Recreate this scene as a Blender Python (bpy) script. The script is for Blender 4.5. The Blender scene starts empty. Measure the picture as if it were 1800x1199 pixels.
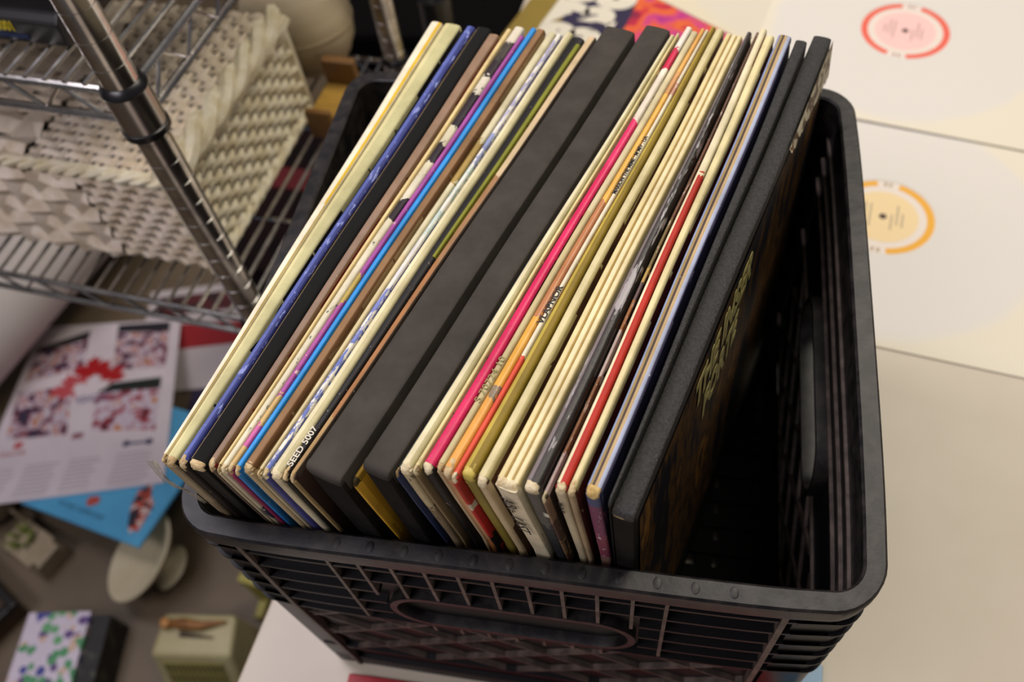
import bpy, math, random
from mathutils import Vector, Matrix, noise

random.seed(7)
SC = bpy.context.scene
COL = SC.collection
V = Vector
PI = math.pi

# ------------------------------------------------------------------ helpers
def lin(h):
    h = h.lstrip('#')
    out = []
    for i in (0, 2, 4):
        c = int(h[i:i + 2], 16) / 255
        out.append(c / 12.92 if c <= .04045 else ((c + .055) / 1.055) ** 2.4)
    return (*out, 1)

def mat_base(name):
    m = bpy.data.materials.new(name)
    m.use_nodes = True
    nt = m.node_tree
    b = nt.nodes['Principled BSDF']
    return m, nt, b

def N(nt, t, **kw):
    n = nt.nodes.new(t)
    for k, v in kw.items():
        setattr(n, k, v)
    return n

def ramp(nt, stops, interp='LINEAR'):
    r = N(nt, 'ShaderNodeValToRGB')
    cr = r.color_ramp
    cr.interpolation = interp
    while len(cr.elements) > 1:
        cr.elements.remove(cr.elements[-1])
    cr.elements[0].position = stops[0][0]
    cr.elements[0].color = stops[0][1]
    for p, c in stops[1:]:
        e = cr.elements.new(p)
        e.color = c
    return r

def noise_node(nt, scale, detail=3, vec='Object', stretch=None, rough=.6):
    tc = N(nt, 'ShaderNodeTexCoord')
    nz = N(nt, 'ShaderNodeTexNoise')
    nz.inputs['Scale'].default_value = scale
    nz.inputs['Detail'].default_value = detail
    nz.inputs['Roughness'].default_value = rough
    if stretch:
        mp = N(nt, 'ShaderNodeMapping')
        mp.inputs['Scale'].default_value = stretch
        nt.links.new(tc.outputs[vec], mp.inputs['Vector'])
        nt.links.new(mp.outputs['Vector'], nz.inputs['Vector'])
    else:
        nt.links.new(tc.outputs[vec], nz.inputs['Vector'])
    return nz

def mixc(nt, fac, a, b):
    m = N(nt, 'ShaderNodeMix', data_type='RGBA')
    for sock, v in ((0, fac), (6, a), (7, b)):
        if hasattr(v, 'is_linked'):
            nt.links.new(v, m.inputs[sock])
        else:
            m.inputs[sock].default_value = v
    return m.outputs[2]

def mat(name, hexc, rough=.6, metal=0, var=None, scale=60, bump=0, bscale=400, stretch=None, spec=.5, lo=.35, hi=.65, detail=3):
    """plain procedural surface: base colour, optional second colour in noise, optional noise bump"""
    m, nt, b = mat_base(name)
    b.inputs['Roughness'].default_value = rough
    b.inputs['Metallic'].default_value = metal
    b.inputs['Specular IOR Level'].default_value = spec
    c = lin(hexc)
    if var is None:
        var = hexc
    nz = noise_node(nt, scale, detail, stretch=stretch)
    r = ramp(nt, [(lo, c), (hi, lin(var))])
    nt.links.new(nz.outputs['Fac'], r.inputs['Fac'])
    nt.links.new(r.outputs['Color'], b.inputs['Base Color'])
    if bump:
        n2 = noise_node(nt, bscale, 4)
        bp = N(nt, 'ShaderNodeBump')
        bp.inputs['Strength'].default_value = bump
        bp.inputs['Distance'].default_value = .002
        nt.links.new(n2.outputs['Fac'], bp.inputs['Height'])
        nt.links.new(bp.outputs['Normal'], b.inputs['Normal'])
    return m

def multi(name, stops, scale, detail=2, rough=.6, stretch=None, interp='CONSTANT', rgh=.5):
    """printed picture: several colours out of one noise"""
    m, nt, b = mat_base(name)
    b.inputs['Roughness'].default_value = rough
    nz = noise_node(nt, scale, detail, stretch=stretch, rough=rgh)
    r = ramp(nt, [(p, lin(h)) for p, h in stops], interp)
    nt.links.new(nz.outputs['Fac'], r.inputs['Fac'])
    nt.links.new(r.outputs['Color'], b.inputs['Base Color'])
    return m

def spine_mat(name, stops, wear='#cdb98a', amt=.5, vstops=None, mott=None, rough=.55, wscale=170):
    """card edge: colours along its length (UV x, 0 = front), across (UV y), scuffed by noise"""
    m, nt, b = mat_base(name)
    b.inputs['Roughness'].default_value = rough
    b.inputs['Specular IOR Level'].default_value = .3
    uv = N(nt, 'ShaderNodeUVMap')
    sx = N(nt, 'ShaderNodeSeparateXYZ')
    nt.links.new(uv.outputs['UV'], sx.inputs[0])
    r = ramp(nt, [(p, lin(h)) for p, h in stops], 'CONSTANT')
    jn = noise_node(nt, 320, 2)
    jm = N(nt, 'ShaderNodeMath', operation='MULTIPLY_ADD')
    jm.inputs[1].default_value = .05
    jo = N(nt, 'ShaderNodeMath', operation='SUBTRACT')
    jo.inputs[1].default_value = .025
    nt.links.new(jn.outputs['Fac'], jm.inputs[0]); nt.links.new(sx.outputs['X'], jo.inputs[0])
    nt.links.new(jo.outputs[0], jm.inputs[2])
    nt.links.new(jm.outputs[0], r.inputs['Fac'])
    col = r.outputs['Color']
    if vstops:
        # vstops: (edge, hex[, from]) everything past this share of the width (and length) takes this colour
        for st_ in vstops:
            gt = N(nt, 'ShaderNodeMath', operation='GREATER_THAN')
            gt.inputs[1].default_value = st_[0]
            nt.links.new(sx.outputs['Y'], gt.inputs[0])
            f_ = gt.outputs[0]
            if len(st_) > 2:
                g2 = N(nt, 'ShaderNodeMath', operation='GREATER_THAN')
                g2.inputs[1].default_value = st_[2]
                nt.links.new(jm.outputs[0], g2.inputs[0])
                mm = N(nt, 'ShaderNodeMath', operation='MULTIPLY')
                nt.links.new(f_, mm.inputs[0]); nt.links.new(g2.outputs[0], mm.inputs[1])
                f_ = mm.outputs[0]
            col = mixc(nt, f_, col, lin(st_[1]))
    # soft tone variation along the edge
    nz = noise_node(nt, 45, 4)
    tr = ramp(nt, [(.3, (.74, .72, .68, 1)), (.7, (1.06, 1.05, 1.03, 1))])
    nt.links.new(nz.outputs['Fac'], tr.inputs['Fac'])
    mul = N(nt, 'ShaderNodeMix', data_type='RGBA', blend_type='MULTIPLY')
    mul.inputs[0].default_value = 1
    nt.links.new(col, mul.inputs[6])
    nt.links.new(tr.outputs['Color'], mul.inputs[7])
    col = mul.outputs[2]
    if mott:
        h, sc, th = mott
        n3 = N(nt, 'ShaderNodeTexNoise')
        n3.inputs['Scale'].default_value = 1
        n3.inputs['Detail'].default_value = 4
        n3.inputs['Roughness'].default_value = .65
        mp3 = N(nt, 'ShaderNodeMapping')
        mp3.inputs['Scale'].default_value = (sc, 1.7, 1)
        mp3.inputs['Location'].default_value = (sc * .37 + len(stops), 2.3, 0)
        nt.links.new(uv.outputs['UV'], mp3.inputs['Vector'])
        nt.links.new(mp3.outputs['Vector'], n3.inputs['Vector'])
        g3 = ramp(nt, [(th, (0, 0, 0, 1)), (th + .04, (1, 1, 1, 1))])
        nt.links.new(n3.outputs['Fac'], g3.inputs['Fac'])
        col = mixc(nt, g3.outputs['Color'], col, lin(h))
    n2 = noise_node(nt, wscale, 5, rough=.7)
    th = .74 - .22 * amt
    g = ramp(nt, [(th, (0, 0, 0, 1)), (th + .05, (1, 1, 1, 1))])
    nt.links.new(n2.outputs['Fac'], g.inputs['Fac'])
    col = mixc(nt, g.outputs['Color'], col, lin(wear))
    nt.links.new(col, b.inputs['Base Color'])
    bp = N(nt, 'ShaderNodeBump')
    bp.inputs['Strength'].default_value = .25
    bp.inputs['Distance'].default_value = .001
    nt.links.new(n2.outputs['Fac'], bp.inputs['Height'])
    nt.links.new(bp.outputs['Normal'], b.inputs['Normal'])
    return m

class MB:
    """mesh builder: collects shapes and links them as ONE mesh object"""
    def __init__(self):
        self.v, self.f, self.uv, self.mi = [], [], {}, []
        self.cur = 0
    def add(self, vs, fs):
        o = len(self.v)
        self.v += [V(p) for p in vs]
        for f in fs:
            self.f.append([i + o for i in f])
            self.mi.append(self.cur)
        return o
    def box(self, c, s, M=None):
        x, y, z = s[0] / 2, s[1] / 2, s[2] / 2
        vs = [V((a * x, b * y, d * z)) for d in (-1, 1) for b in (-1, 1) for a in (-1, 1)]
        c = V(c)
        vs = [(M @ p if M else p) + c for p in vs]
        self.add(vs, [(0, 2, 3, 1), (4, 5, 7, 6), (0, 1, 5, 4), (2, 6, 7, 3), (1, 3, 7, 5), (0, 4, 6, 2)])
    def hexa(self, q0, q1):
        """two quads (bottom ccw seen from above, top the same order)"""
        self.add(list(q0) + list(q1), [(3, 2, 1, 0), (4, 5, 6, 7), (0, 1, 5, 4), (1, 2, 6, 5), (2, 3, 7, 6), (3, 0, 4, 7)])
    def tube(self, pts, r, n=8, closed=False, cap=True):
        pts = [V(p) for p in pts]
        m = len(pts)
        rings = []
        up = None
        for i, p in enumerate(pts):
            a = pts[(i - 1) % m] if (closed or i > 0) else p
            b = pts[(i + 1) % m] if (closed or i < m - 1) else p
            d = (b - a).normalized()
            if up is None:
                up = d.orthogonal().normalized()
            s = (up - d * up.dot(d))
            s = s.normalized() if s.length > 1e-6 else d.orthogonal().normalized()
            up = s
            t = d.cross(s)
            rr = r[i] if isinstance(r, (list, tuple)) else r
            rings.append([p + (s * math.cos(2 * PI * k / n) + t * math.sin(2 * PI * k / n)) * rr for k in range(n)])
        o = len(self.v)
        fs = []
        cnt = m if closed else m - 1
        for i in range(cnt):
            j = (i + 1) % m
            for k in range(n):
                l = (k + 1) % n
                fs.append((i * n + k, i * n + l, j * n + l, j * n + k))
        if cap and not closed:
            fs.append(tuple(range(n - 1, -1, -1)))
            fs.append(tuple((m - 1) * n + k for k in range(n)))
        self.add([q for ring in rings for q in ring], fs)
    def lathe(self, prof, n=32, M=None, closed=False):
        """profile of (radius, height) turned round z"""
        vs = []
        for r, z in prof:
            for k in range(n):
                a = 2 * PI * k / n
                p = V((r * math.cos(a), r * math.sin(a), z))
                vs.append(M @ p if M else p)
        fs = []
        m = len(prof)
        for i in range(m if closed else m - 1):
            j = (i + 1) % m
            for k in range(n):
                l = (k + 1) % n
                fs.append((i * n + k, i * n + l, j * n + l, j * n + k))
        if not closed:
            if prof[0][0] > 1e-6:
                fs.append(tuple(range(n - 1, -1, -1)))
            if prof[-1][0] > 1e-6:
                fs.append(tuple((m - 1) * n + k for k in range(n)))
        self.add(vs, fs)
    def prism(self, poly, z0, z1, M=None):
        n = len(poly)
        vs = [V((p[0], p[1], z0)) for p in poly] + [V((p[0], p[1], z1)) for p in poly]
        if M:
            vs = [M @ p for p in vs]
        fs = [tuple(range(n - 1, -1, -1)), tuple(range(n, 2 * n))]
        for i in range(n):
            j = (i + 1) % n
            fs.append((i, j, n + j, n + i))
        self.add(vs, fs)
    def build(self, name, mats, parent=None, smooth=False, bevel=0, bseg=2):
        me = bpy.data.meshes.new(name)
        base = parent.matrix_world.translation if False else None
        me.from_pydata([tuple(p) for p in self.v], [], self.f)
        mats = mats if isinstance(mats, (list, tuple)) else [mats]
        for m in mats:
            me.materials.append(m)
        if len(mats) > 1:
            me.polygons.foreach_set('material_index', self.mi)
        if self.uv:
            ul = me.uv_layers.new(name='UVMap')
            for lp in me.loops:
                ul.data[lp.index].uv = self.uv.get(lp.vertex_index, (0, 0))
        me.validate()
        me.update()
        o = bpy.data.objects.new(name, me)
        COL.objects.link(o)
        if smooth:
            me.polygons.foreach_set('use_smooth', [True] * len(me.polygons))
            me.set_sharp_from_angle(angle=math.radians(40))
        if bevel:
            bv = o.modifiers.new('Bevel', 'BEVEL')
            bv.width = bevel
            bv.segments = bseg
            bv.limit_method = 'ANGLE'
        if parent:
            attach(o, parent)
        return o

def attach(o, parent):
    o.parent = parent
    o.matrix_parent_inverse = Matrix.Translation(parent.location).inverted()

def tag(o, label, cat, group=None, kind=None):
    if label: o['label'] = label
    if cat: o['category'] = cat
    if group: o['group'] = group
    if kind: o['kind'] = kind
    return o

def thing(name, label, cat, loc, group=None):
    o = bpy.data.objects.new(name, None)
    o.empty_display_size = .02
    o.location = loc
    COL.objects.link(o)
    return tag(o, label, cat, group)

def text_mesh(name, s, size, origin, ax, ay, m, parent, off=0.0, align='LEFT', sx=1, spacing=1, extr=0.0001):
    """lettering as thin mesh: ax = reading direction, ay = letter-up direction"""
    cu = bpy.data.curves.new(name, 'FONT')
    cu.body = s
    cu.size = size
    cu.offset = off
    cu.align_x = align
    cu.space_character = spacing
    cu.extrude = extr
    ob = bpy.data.objects.new(name + '_tmp', cu)
    COL.objects.link(ob)
    dg = bpy.context.evaluated_depsgraph_get()
    me = bpy.data.meshes.new_from_object(ob.evaluated_get(dg))
    bpy.data.objects.remove(ob)
    bpy.data.curves.remove(cu)
    ax, ay = V(ax).normalized(), V(ay).normalized()
    az = ax.cross(ay)
    M = Matrix((ax * sx, ay, az)).transposed().to_4x4()
    M.translation = V(origin)
    me.transform(M)
    me.materials.clear()
    me.materials.append(m)
    o = bpy.data.objects.new(name, me)
    COL.objects.link(o)
    attach(o, parent)
    return o

# ------------------------------------------------------------------ camera
cam = bpy.data.cameras.new('camera')
cam.sensor_width = 36
cam.lens = 1508.88 / 1800 * 36
cam.clip_start = .01
camo = bpy.data.objects.new('camera', cam)
COL.objects.link(camo)
RX, DN, FW = V((.98162581, .16739508, -.0915951)), V((.088501, -.82466518, -.55865455)), V((-.16905131, .54028347, -.82432726))
Mc = Matrix((RX, -DN, -FW)).transposed().to_4x4()
Mc.translation = V((.22528, -.12841, .65539))
camo.matrix_world = Mc
cam.dof.use_dof = True
cam.dof.focus_distance = .39
cam.dof.aperture_fstop = 7.2
SC.camera = camo
SC.view_settings.view_transform = 'Standard'
SC.view_settings.look = 'None'
SC.view_settings.exposure = -0.22

# ------------------------------------------------------------------ light
w = bpy.data.worlds.new('room_light')
SC.world = w
w.use_nodes = True
w.node_tree.nodes['Background'].inputs[0].default_value = (.82, .80, .86, 1)
w.node_tree.nodes['Background'].inputs[1].default_value = .16

def area(name, loc, target, sx, sy, power, col):
    l = bpy.data.lights.new(name, 'AREA')
    l.shape = 'RECTANGLE'
    l.size, l.size_y = sx, sy
    l.energy = power
    l.color = col
    o = bpy.data.objects.new(name, l)
    COL.objects.link(o)
    o.location = loc
    o.rotation_euler = (V(target) - V(loc)).to_track_quat('-Z', 'Y').to_euler()
    return o
area('ceiling_and_fill_light', (.75, 1.05, 2.0), (.35, .35, .2), .7, 1.5, 38, (1, .92, .78))
area('ceiling_and_fill_light', (-.8, .5, 2.0), (-.2, .3, .2), .5, 1.3, 27, (.97, .91, 1))
area('ceiling_and_fill_light', (-.75, -.75, 1.75), (-.3, .25, .1), 1.2, .5, 20, (.97, .90, .97))  # added fill lamp that brightens the basket front and crate rim

# ------------------------------------------------------------------ setting: table and floor
M_table = mat('table_laminate', '#c6bba9', .42, var='#bcb09c', scale=7, lo=.3, hi=.7, bump=.02, bscale=300)
M_tedge = mat('table_edge', '#a59a88', .5)
TE = lambda y: -.0641 + .098 * (y + .0264)          # left edge of the table top
mb = MB()
q = [(TE(-.9), -.9), (1.6, -.9), (1.6, 1.7), (TE(1.7), 1.7)]
mb.hexa([V((x, y, -.03)) for x, y in q], [V((x, y, -.0005)) for x, y in q])
tbl = thing('display_table', 'long white laminate table under the black crate and loose records', 'table', (.7, .3, -.74))
mb.build('table_top', M_table, tbl, bevel=.002)
M_leg = mat('table_leg_paint', '#3a3836', .5, .2)
for x, y in ((.1, -.75), (1.45, -.75), (.2, 1.55), (1.45, 1.55)):
    b = MB()
    b.tube([(x, y, -.74), (x, y, -.03)], .016, 12)
    b.build('table_leg', M_leg, tbl, smooth=True)
M_floor = mat('floor_vinyl', '#6e5f4b', .5, var='#5a4d3c', scale=5, lo=.3, hi=.7, bump=.03, bscale=120)
mb = MB()
mb.box((-.2, .8, -.75), (5, 5, .02))
o = mb.build('floor', M_floor)
tag(o, 'dull brown grey vinyl shop floor below the table', None, kind='structure')

M_wall = mat('shop_wall_paint', '#6e675e', .8, var='#645d55', scale=3)
mb = MB(); mb.box((-.2, 3.32, .55), (5.0, .06, 2.6))
tag(mb.build('wall_back', M_wall), 'plain grey shop wall far behind the table', None, kind='structure')
mb = MB(); mb.box((-2.72, .8, .55), (.06, 5.0, 2.6))
tag(mb.build('wall_left', M_wall), 'plain grey shop wall far left of the shelves', None, kind='structure')

# ------------------------------------------------------------------ milk crate
CW, CD, CH = .3287, .330, .279
def warp(x, y, k=1.0):
    u, t = x / CW, y / CD
    fy = max(0, 1 - t)
    y2 = y - k * (.0055 * max(0, 1 - abs(2 * u - 1) ** 6) + .0035 * max(0, 1 - u) ** 3) * fy ** 4
    x2 = x + k * .003 * max(0, 1 - abs(2 * t - 1) ** 4) * max(0, u) ** 4
    return x2, y2
def kz(z):
    return .25 + .75 * max(0, min(1, z / .17))
def wp(x, y, z):
    a, b = warp(x, y, kz(z))
    return V((a, b, z))
def outline(i, r):
    pts = []
    x0, x1, y0, y1 = i, CW - i, i, CD - i
    cor = [((x1 - r, y0 + r), -PI / 2), ((x1 - r, y1 - r), 0), ((x0 + r, y1 - r), PI / 2), ((x0 + r, y0 + r), PI)]
    sides = []
    for (c, a0) in cor:
        sides.append([(c[0] + r * math.cos(a0 + PI / 2 * k / 8), c[1] + r * math.sin(a0 + PI / 2 * k / 8)) for k in range(9)])
    for s in range(4):
        pts += sides[s]
        a, b = sides[s][-1], sides[(s + 1) % 4][0]
        for k in range(1, 16):
            t = k / 16
            pts.append((a[0] + (b[0] - a[0]) * t, a[1] + (b[1] - a[1]) * t))
    return pts
M_crate = mat('black_polyethylene', '#060507', .5, var='#0b090b', scale=28, lo=.35, hi=.75, bump=.08, bscale=500, spec=.28)
M_rim = mat('scuffed_black_polyethylene', '#0d0b0d', .45, var='#302b29', scale=90, lo=.42, hi=.74, bump=.12, bscale=160, spec=.34, detail=6)
M_gloss = mat('smooth_black_polyethylene', '#0d0b0d', .30, var='#151215', scale=20, spec=.08)
M_rib = mat('brown_rib', '#3f3630', .55, var='#64564d', scale=90, lo=.4, hi=.7)  # brownish ribs, lighter than the black walls
crate = thing('milk_crate', 'black plastic milk crate packed with vinyl records on the table', 'crate', (CW / 2, CD / 2, 0))
def sweep_outline(mb, prof):
    loops = []
    for i, z in prof:
        loops.append([wp(x, y, z) for x, y in outline(i, max(.020 - i, .007))])
    n = len(loops[0])
    m = len(prof)
    vs = [p for l in loops for p in l]
    fs = []
    for a in range(m):
        b = (a + 1) % m
        for k in range(n):
            l = (k + 1) % n
            fs.append((a * n + k, b * n + k, b * n + l, a * n + l))
    mb.add(vs, [tuple(reversed(f)) for f in fs])
H = CH
mb = MB()
sweep_outline(mb, [(-.0010, H - .0135), (-.0016, H - .0060), (-.0014, H - .0012), (-.0003, H), (.0074, H), (.0086, H - .0012), (.0082, H - .012), (.0078, H - .030), (.0060, H - .030), (.0058, H - .016), (.0008, H - .0148)])
o = mb.build('rim', M_rim, crate, smooth=True)
o['label'] = 'thick scuffed rim with rounded corners'
# scallop dents along the inner front edge of the rim
mb = MB()
for k in range(12):
    x = .085 + k * .0165
    p = wp(x, .0036, H)
    mb.lathe([(0.0001, .00022), (.0009, .00019), (.0018, .00010), (.0026, .0), (.0030, -.0002)], 24, Matrix.Translation(p) @ Matrix.Diagonal((.75, 1.10, 1, 1)))
mb.build('rim_dimples', M_rim, crate, smooth=True)

def sidept(side, s, i, z):
    if side == 0: return wp(s, i, z)
    if side == 1: return wp(CW - i, s, z)
    if side == 2: return wp(CW - s, CD - i, z)
    return wp(i, CD - s, z)
HS = (.096, .2237, .169, .2105)     # handle slot: from, to, low, high
def in_slot(s, z, grow=0):
    r = (HS[3] - HS[2]) / 2
    cz = (HS[3] + HS[2]) / 2
    a, b = HS[0] + r, HS[1] - r
    t = min(max(s, a), b)
    return math.hypot((s - t), z - cz) < r + grow
def bar(mb, side, s0, z0, s1, z1, w_, i0, i1, n=8):
    """rib from (s0,z0) to (s1,z1) of width w_, reaching from inset i0 to inset i1"""
    d = math.hypot(s1 - s0, z1 - z0)
    px, pz = -(z1 - z0) / d * w_ / 2, (s1 - s0) / d * w_ / 2
    prev = None
    for k in range(n + 1):
        t = k / n
        s, z = s0 + (s1 - s0) * t, z0 + (z1 - z0) * t
        ring = [sidept(side, s + px, i0, z + pz), sidept(side, s - px, i0, z - pz), sidept(side, s - px, i1, z - pz), sidept(side, s + px, i1, z + pz)]
        if prev:
            mb.add(prev + ring, [(0, 1, 5, 4), (1, 2, 6, 5), (2, 3, 7, 6), (3, 0, 4, 7), (3, 2, 1, 0), (4, 5, 6, 7)])
        prev = ring
LOUV = (.2500, .2320, .2140, .1960, .1780, .1610)
def panel(side):
    L = CW if side in (0, 2) else CD
    mb = MB()
    # thin black skin stands in for shade in the lattice openings; front slots closed
    ns, nz = 84, 66
    s_a, s_b, z_a, z_b = .012, L - .012, .004, H - .022
    idx = {}
    ii = (.0064, .0076)
    def vid(a, c, l):
        k = (a, c, l)
        if k not in idx:
            idx[k] = len(mb.v)
            mb.v.append(sidept(side, s_a + (s_b - s_a) * a / ns, ii[l], z_a + (z_b - z_a) * c / nz))
        return idx[k]
    for a in range(ns):
        for c in range(nz):
            s = s_a + (s_b - s_a) * (a + .5) / ns
            z = z_a + (z_b - z_a) * (c + .5) / nz
            if side != 0 and in_slot(s, z): continue
            if side != 0 and .034 < z < .052 and (.05 < s < .085 or L - .085 < s < L - .05): continue
            for l in (0, 1):
                f = [vid(a, c, l), vid(a + 1, c, l), vid(a + 1, c + 1, l), vid(a, c + 1, l)]
                mb.f.append(f if l == 0 else f[::-1])
                mb.mi.append(0)
    mb.cur = 0
    # louvres
    for z in LOUV:
        if z > HS[3] + .004 or z < HS[2] - .004:
            bar(mb, side, .0140, z, L - .0140, z, .0022, .0018, .0066, 24)
        else:
            bar(mb, side, .0140, z, HS[0] - .004, z, .0022, .0018, .0066, 8)
            bar(mb, side, HS[1] + .004, z, L - .0140, z, .0022, .0018, .0066, 8)
    bar(mb, side, .0140, .056, L - .0140, .056, .0035, .0025, .0066, 16)
    bar(mb, side, .0140, .012, L - .0140, .012, .020, .0030, .0066, 16)
    mb.cur = 1
    for x in (.028, L - .037):
        bar(mb, side, x, .004, x, H - .014, .0030, .0012, .0066, 8)
    for x in (.0747, .2394):
        bar(mb, side, x, .166, x, H - .014, .0018, .0013, .0066, 3)
    for k in range(9):
        x = .0905 + k * .01665
        bar(mb, side, x, HS[3] + .001, x, H - .014, .0018, .0013, .0066, 3)
    for k in range(7):
        x = .112 + k * .0160
        bar(mb, side, x, .150, x, HS[2] - .001, .0018, .0018, .0066, 2)
    # diamond lattice
    za, zb, xa, xb = .058, .158, .030, L - .039
    for sl in (.78, -.78):
        for k in range(-8, 16):
            x0 = xa + k * .0555 + (.010 if sl > 0 else .002)
            p = [(x0, za), (x0 + (zb - za) / abs(sl) * (1 if sl > 0 else -1), zb)]
            (ax, az), (bx, bz) = p
            t0, t1 = 0.0, 1.0
            dx = bx - ax
            for lim, sg in ((xa, 1), (xb, -1)):
                fa, fb = (ax - lim) * sg, (bx - lim) * sg
                if fa < 0 and fb < 0: t0, t1 = 1, 0
                elif fa < 0: t0 = max(t0, fa / (fa - fb))
                elif fb < 0: t1 = min(t1, fa / (fa - fb))
            if t1 - t0 > .05:
                bar(mb, side, ax + dx * t0, az + (bz - az) * t0, ax + dx * t1, az + (bz - az) * t1, .0016, .0030, .0066, 5)
                if side == 1:
                    bar(mb, side, ax + dx * t0, az + (bz - az) * t0, ax + dx * t1, az + (bz - az) * t1, .0035, .0074, .0096, 5)
    if side == 1:
        for z in LOUV + (.056,):
            if not (HS[2] < z < HS[3]):
                bar(mb, side, .014, z, L - .014, z, .0022, .0074, .0094, 16)
    o = mb.build('lattice_wall', [M_crate, M_rib], crate)
    # handle grip
    hb = MB()
    r = (HS[3] - HS[2]) / 2
    dp = .0150 if side == 1 else .0085
    cz = (HS[3] + HS[2]) / 2
    loop = []
    for k in range(15):
        a = PI / 2 + PI * k / 14
        loop.append((HS[0] + r + r * math.cos(a), cz + r * math.sin(a), math.cos(a), math.sin(a)))
    for k in range(15):
        a = -PI / 2 + PI * k / 14
        loop.append((HS[1] - r + r * math.cos(a), cz + r * math.sin(a), math.cos(a), math.sin(a)))
    n = len(loop)
    pr = [(.003, .0010), (-.0008, .0010), (-.0014, .0040), (-.0008, dp), (.003, dp)]
    vs = [sidept(side, s + g * c, i, z + g * d) for (s, z, c, d) in loop for (g, i) in pr]
    fs = []
    for a in range(n):
        b = (a + 1) % n
        for k in range(5):
            l = (k + 1) % 5
            fs.append((a * 5 + k, b * 5 + k, b * 5 + l, a * 5 + l))
    hb.add(vs, fs)
    g = hb.build('handle_grip', M_rim, o, smooth=True)
    g.matrix_parent_inverse = Matrix.Identity(4)
    return o
for sd in range(4):
    panel(sd)
# corner posts: smooth quarter-round plates
for c in range(4):
    mb = MB()
    z0, z1 = 0.0, H - .014
    loops = []
    for i in (.0032, .0076):
        pts = outline(i, .013 - i)
        st = c * 24
        ids = [(st + k) % 96 for k in range(-1, 10)]
        loops.append([pts[k] for k in ids])
    n = 11
    vs, fs = [], []
    zs = [z0, .06, .12, .18, z1]
    for l in loops:
        for z in zs:
            for x, y in l:
                vs.append(wp(x, y, z))
    R_ = len(zs)
    for l in (0, 1):
        for a in range(R_ - 1):
            for k in range(n - 1):
                f = [l * R_ * n + a * n + k, l * R_ * n + a * n + k + 1, l * R_ * n + (a + 1) * n + k + 1, l * R_ * n + (a + 1) * n + k]
                fs.append(f if l == 0 else f[::-1])
    mb.add(vs, fs)
    mb.cur = 1
    for z in LOUV:
        for k in range(n - 1):
            q = [loops[0][k], loops[0][k + 1]]
            cx_, cy_ = CW / 2, CD / 2
            def out(p_, o_):
                d_ = math.hypot(p_[0] - cx_, p_[1] - cy_)
                return (p_[0] + (p_[0] - cx_) / d_ * o_, p_[1] + (p_[1] - cy_) / d_ * o_)
            a_, b_ = out(q[0], .0020), out(q[1], .0020)
            vs_ = [wp(*q[0], z + .0011), wp(*q[1], z + .0011), wp(*q[1], z - .0011), wp(*q[0], z - .0011), wp(*a_, z + .0011), wp(*b_, z + .0011), wp(*b_, z - .0011), wp(*a_, z - .0011)]
            mb.add(vs_, [(0, 1, 5, 4), (4, 5, 6, 7), (2, 3, 7, 6)])
    o = mb.build('corner_post', [M_gloss, M_crate], crate, smooth=True)
# floor of the crate
mb = MB()
for k in range(15):
    x = .013 + k * (CW - .026) / 14
    mb.box((x, CD / 2, .0105), (.0130 if k in (11, 12) else .0212, CD - .020, .005))
    y = .013 + k * (CD - .026) / 14
    mb.box((CW / 2, y, .0125), (CW - .020, .0120, .005))
mb.build('floor_grid', mat('dark_floor_plastic', '#050405', .8, spec=.1), crate)

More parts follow.
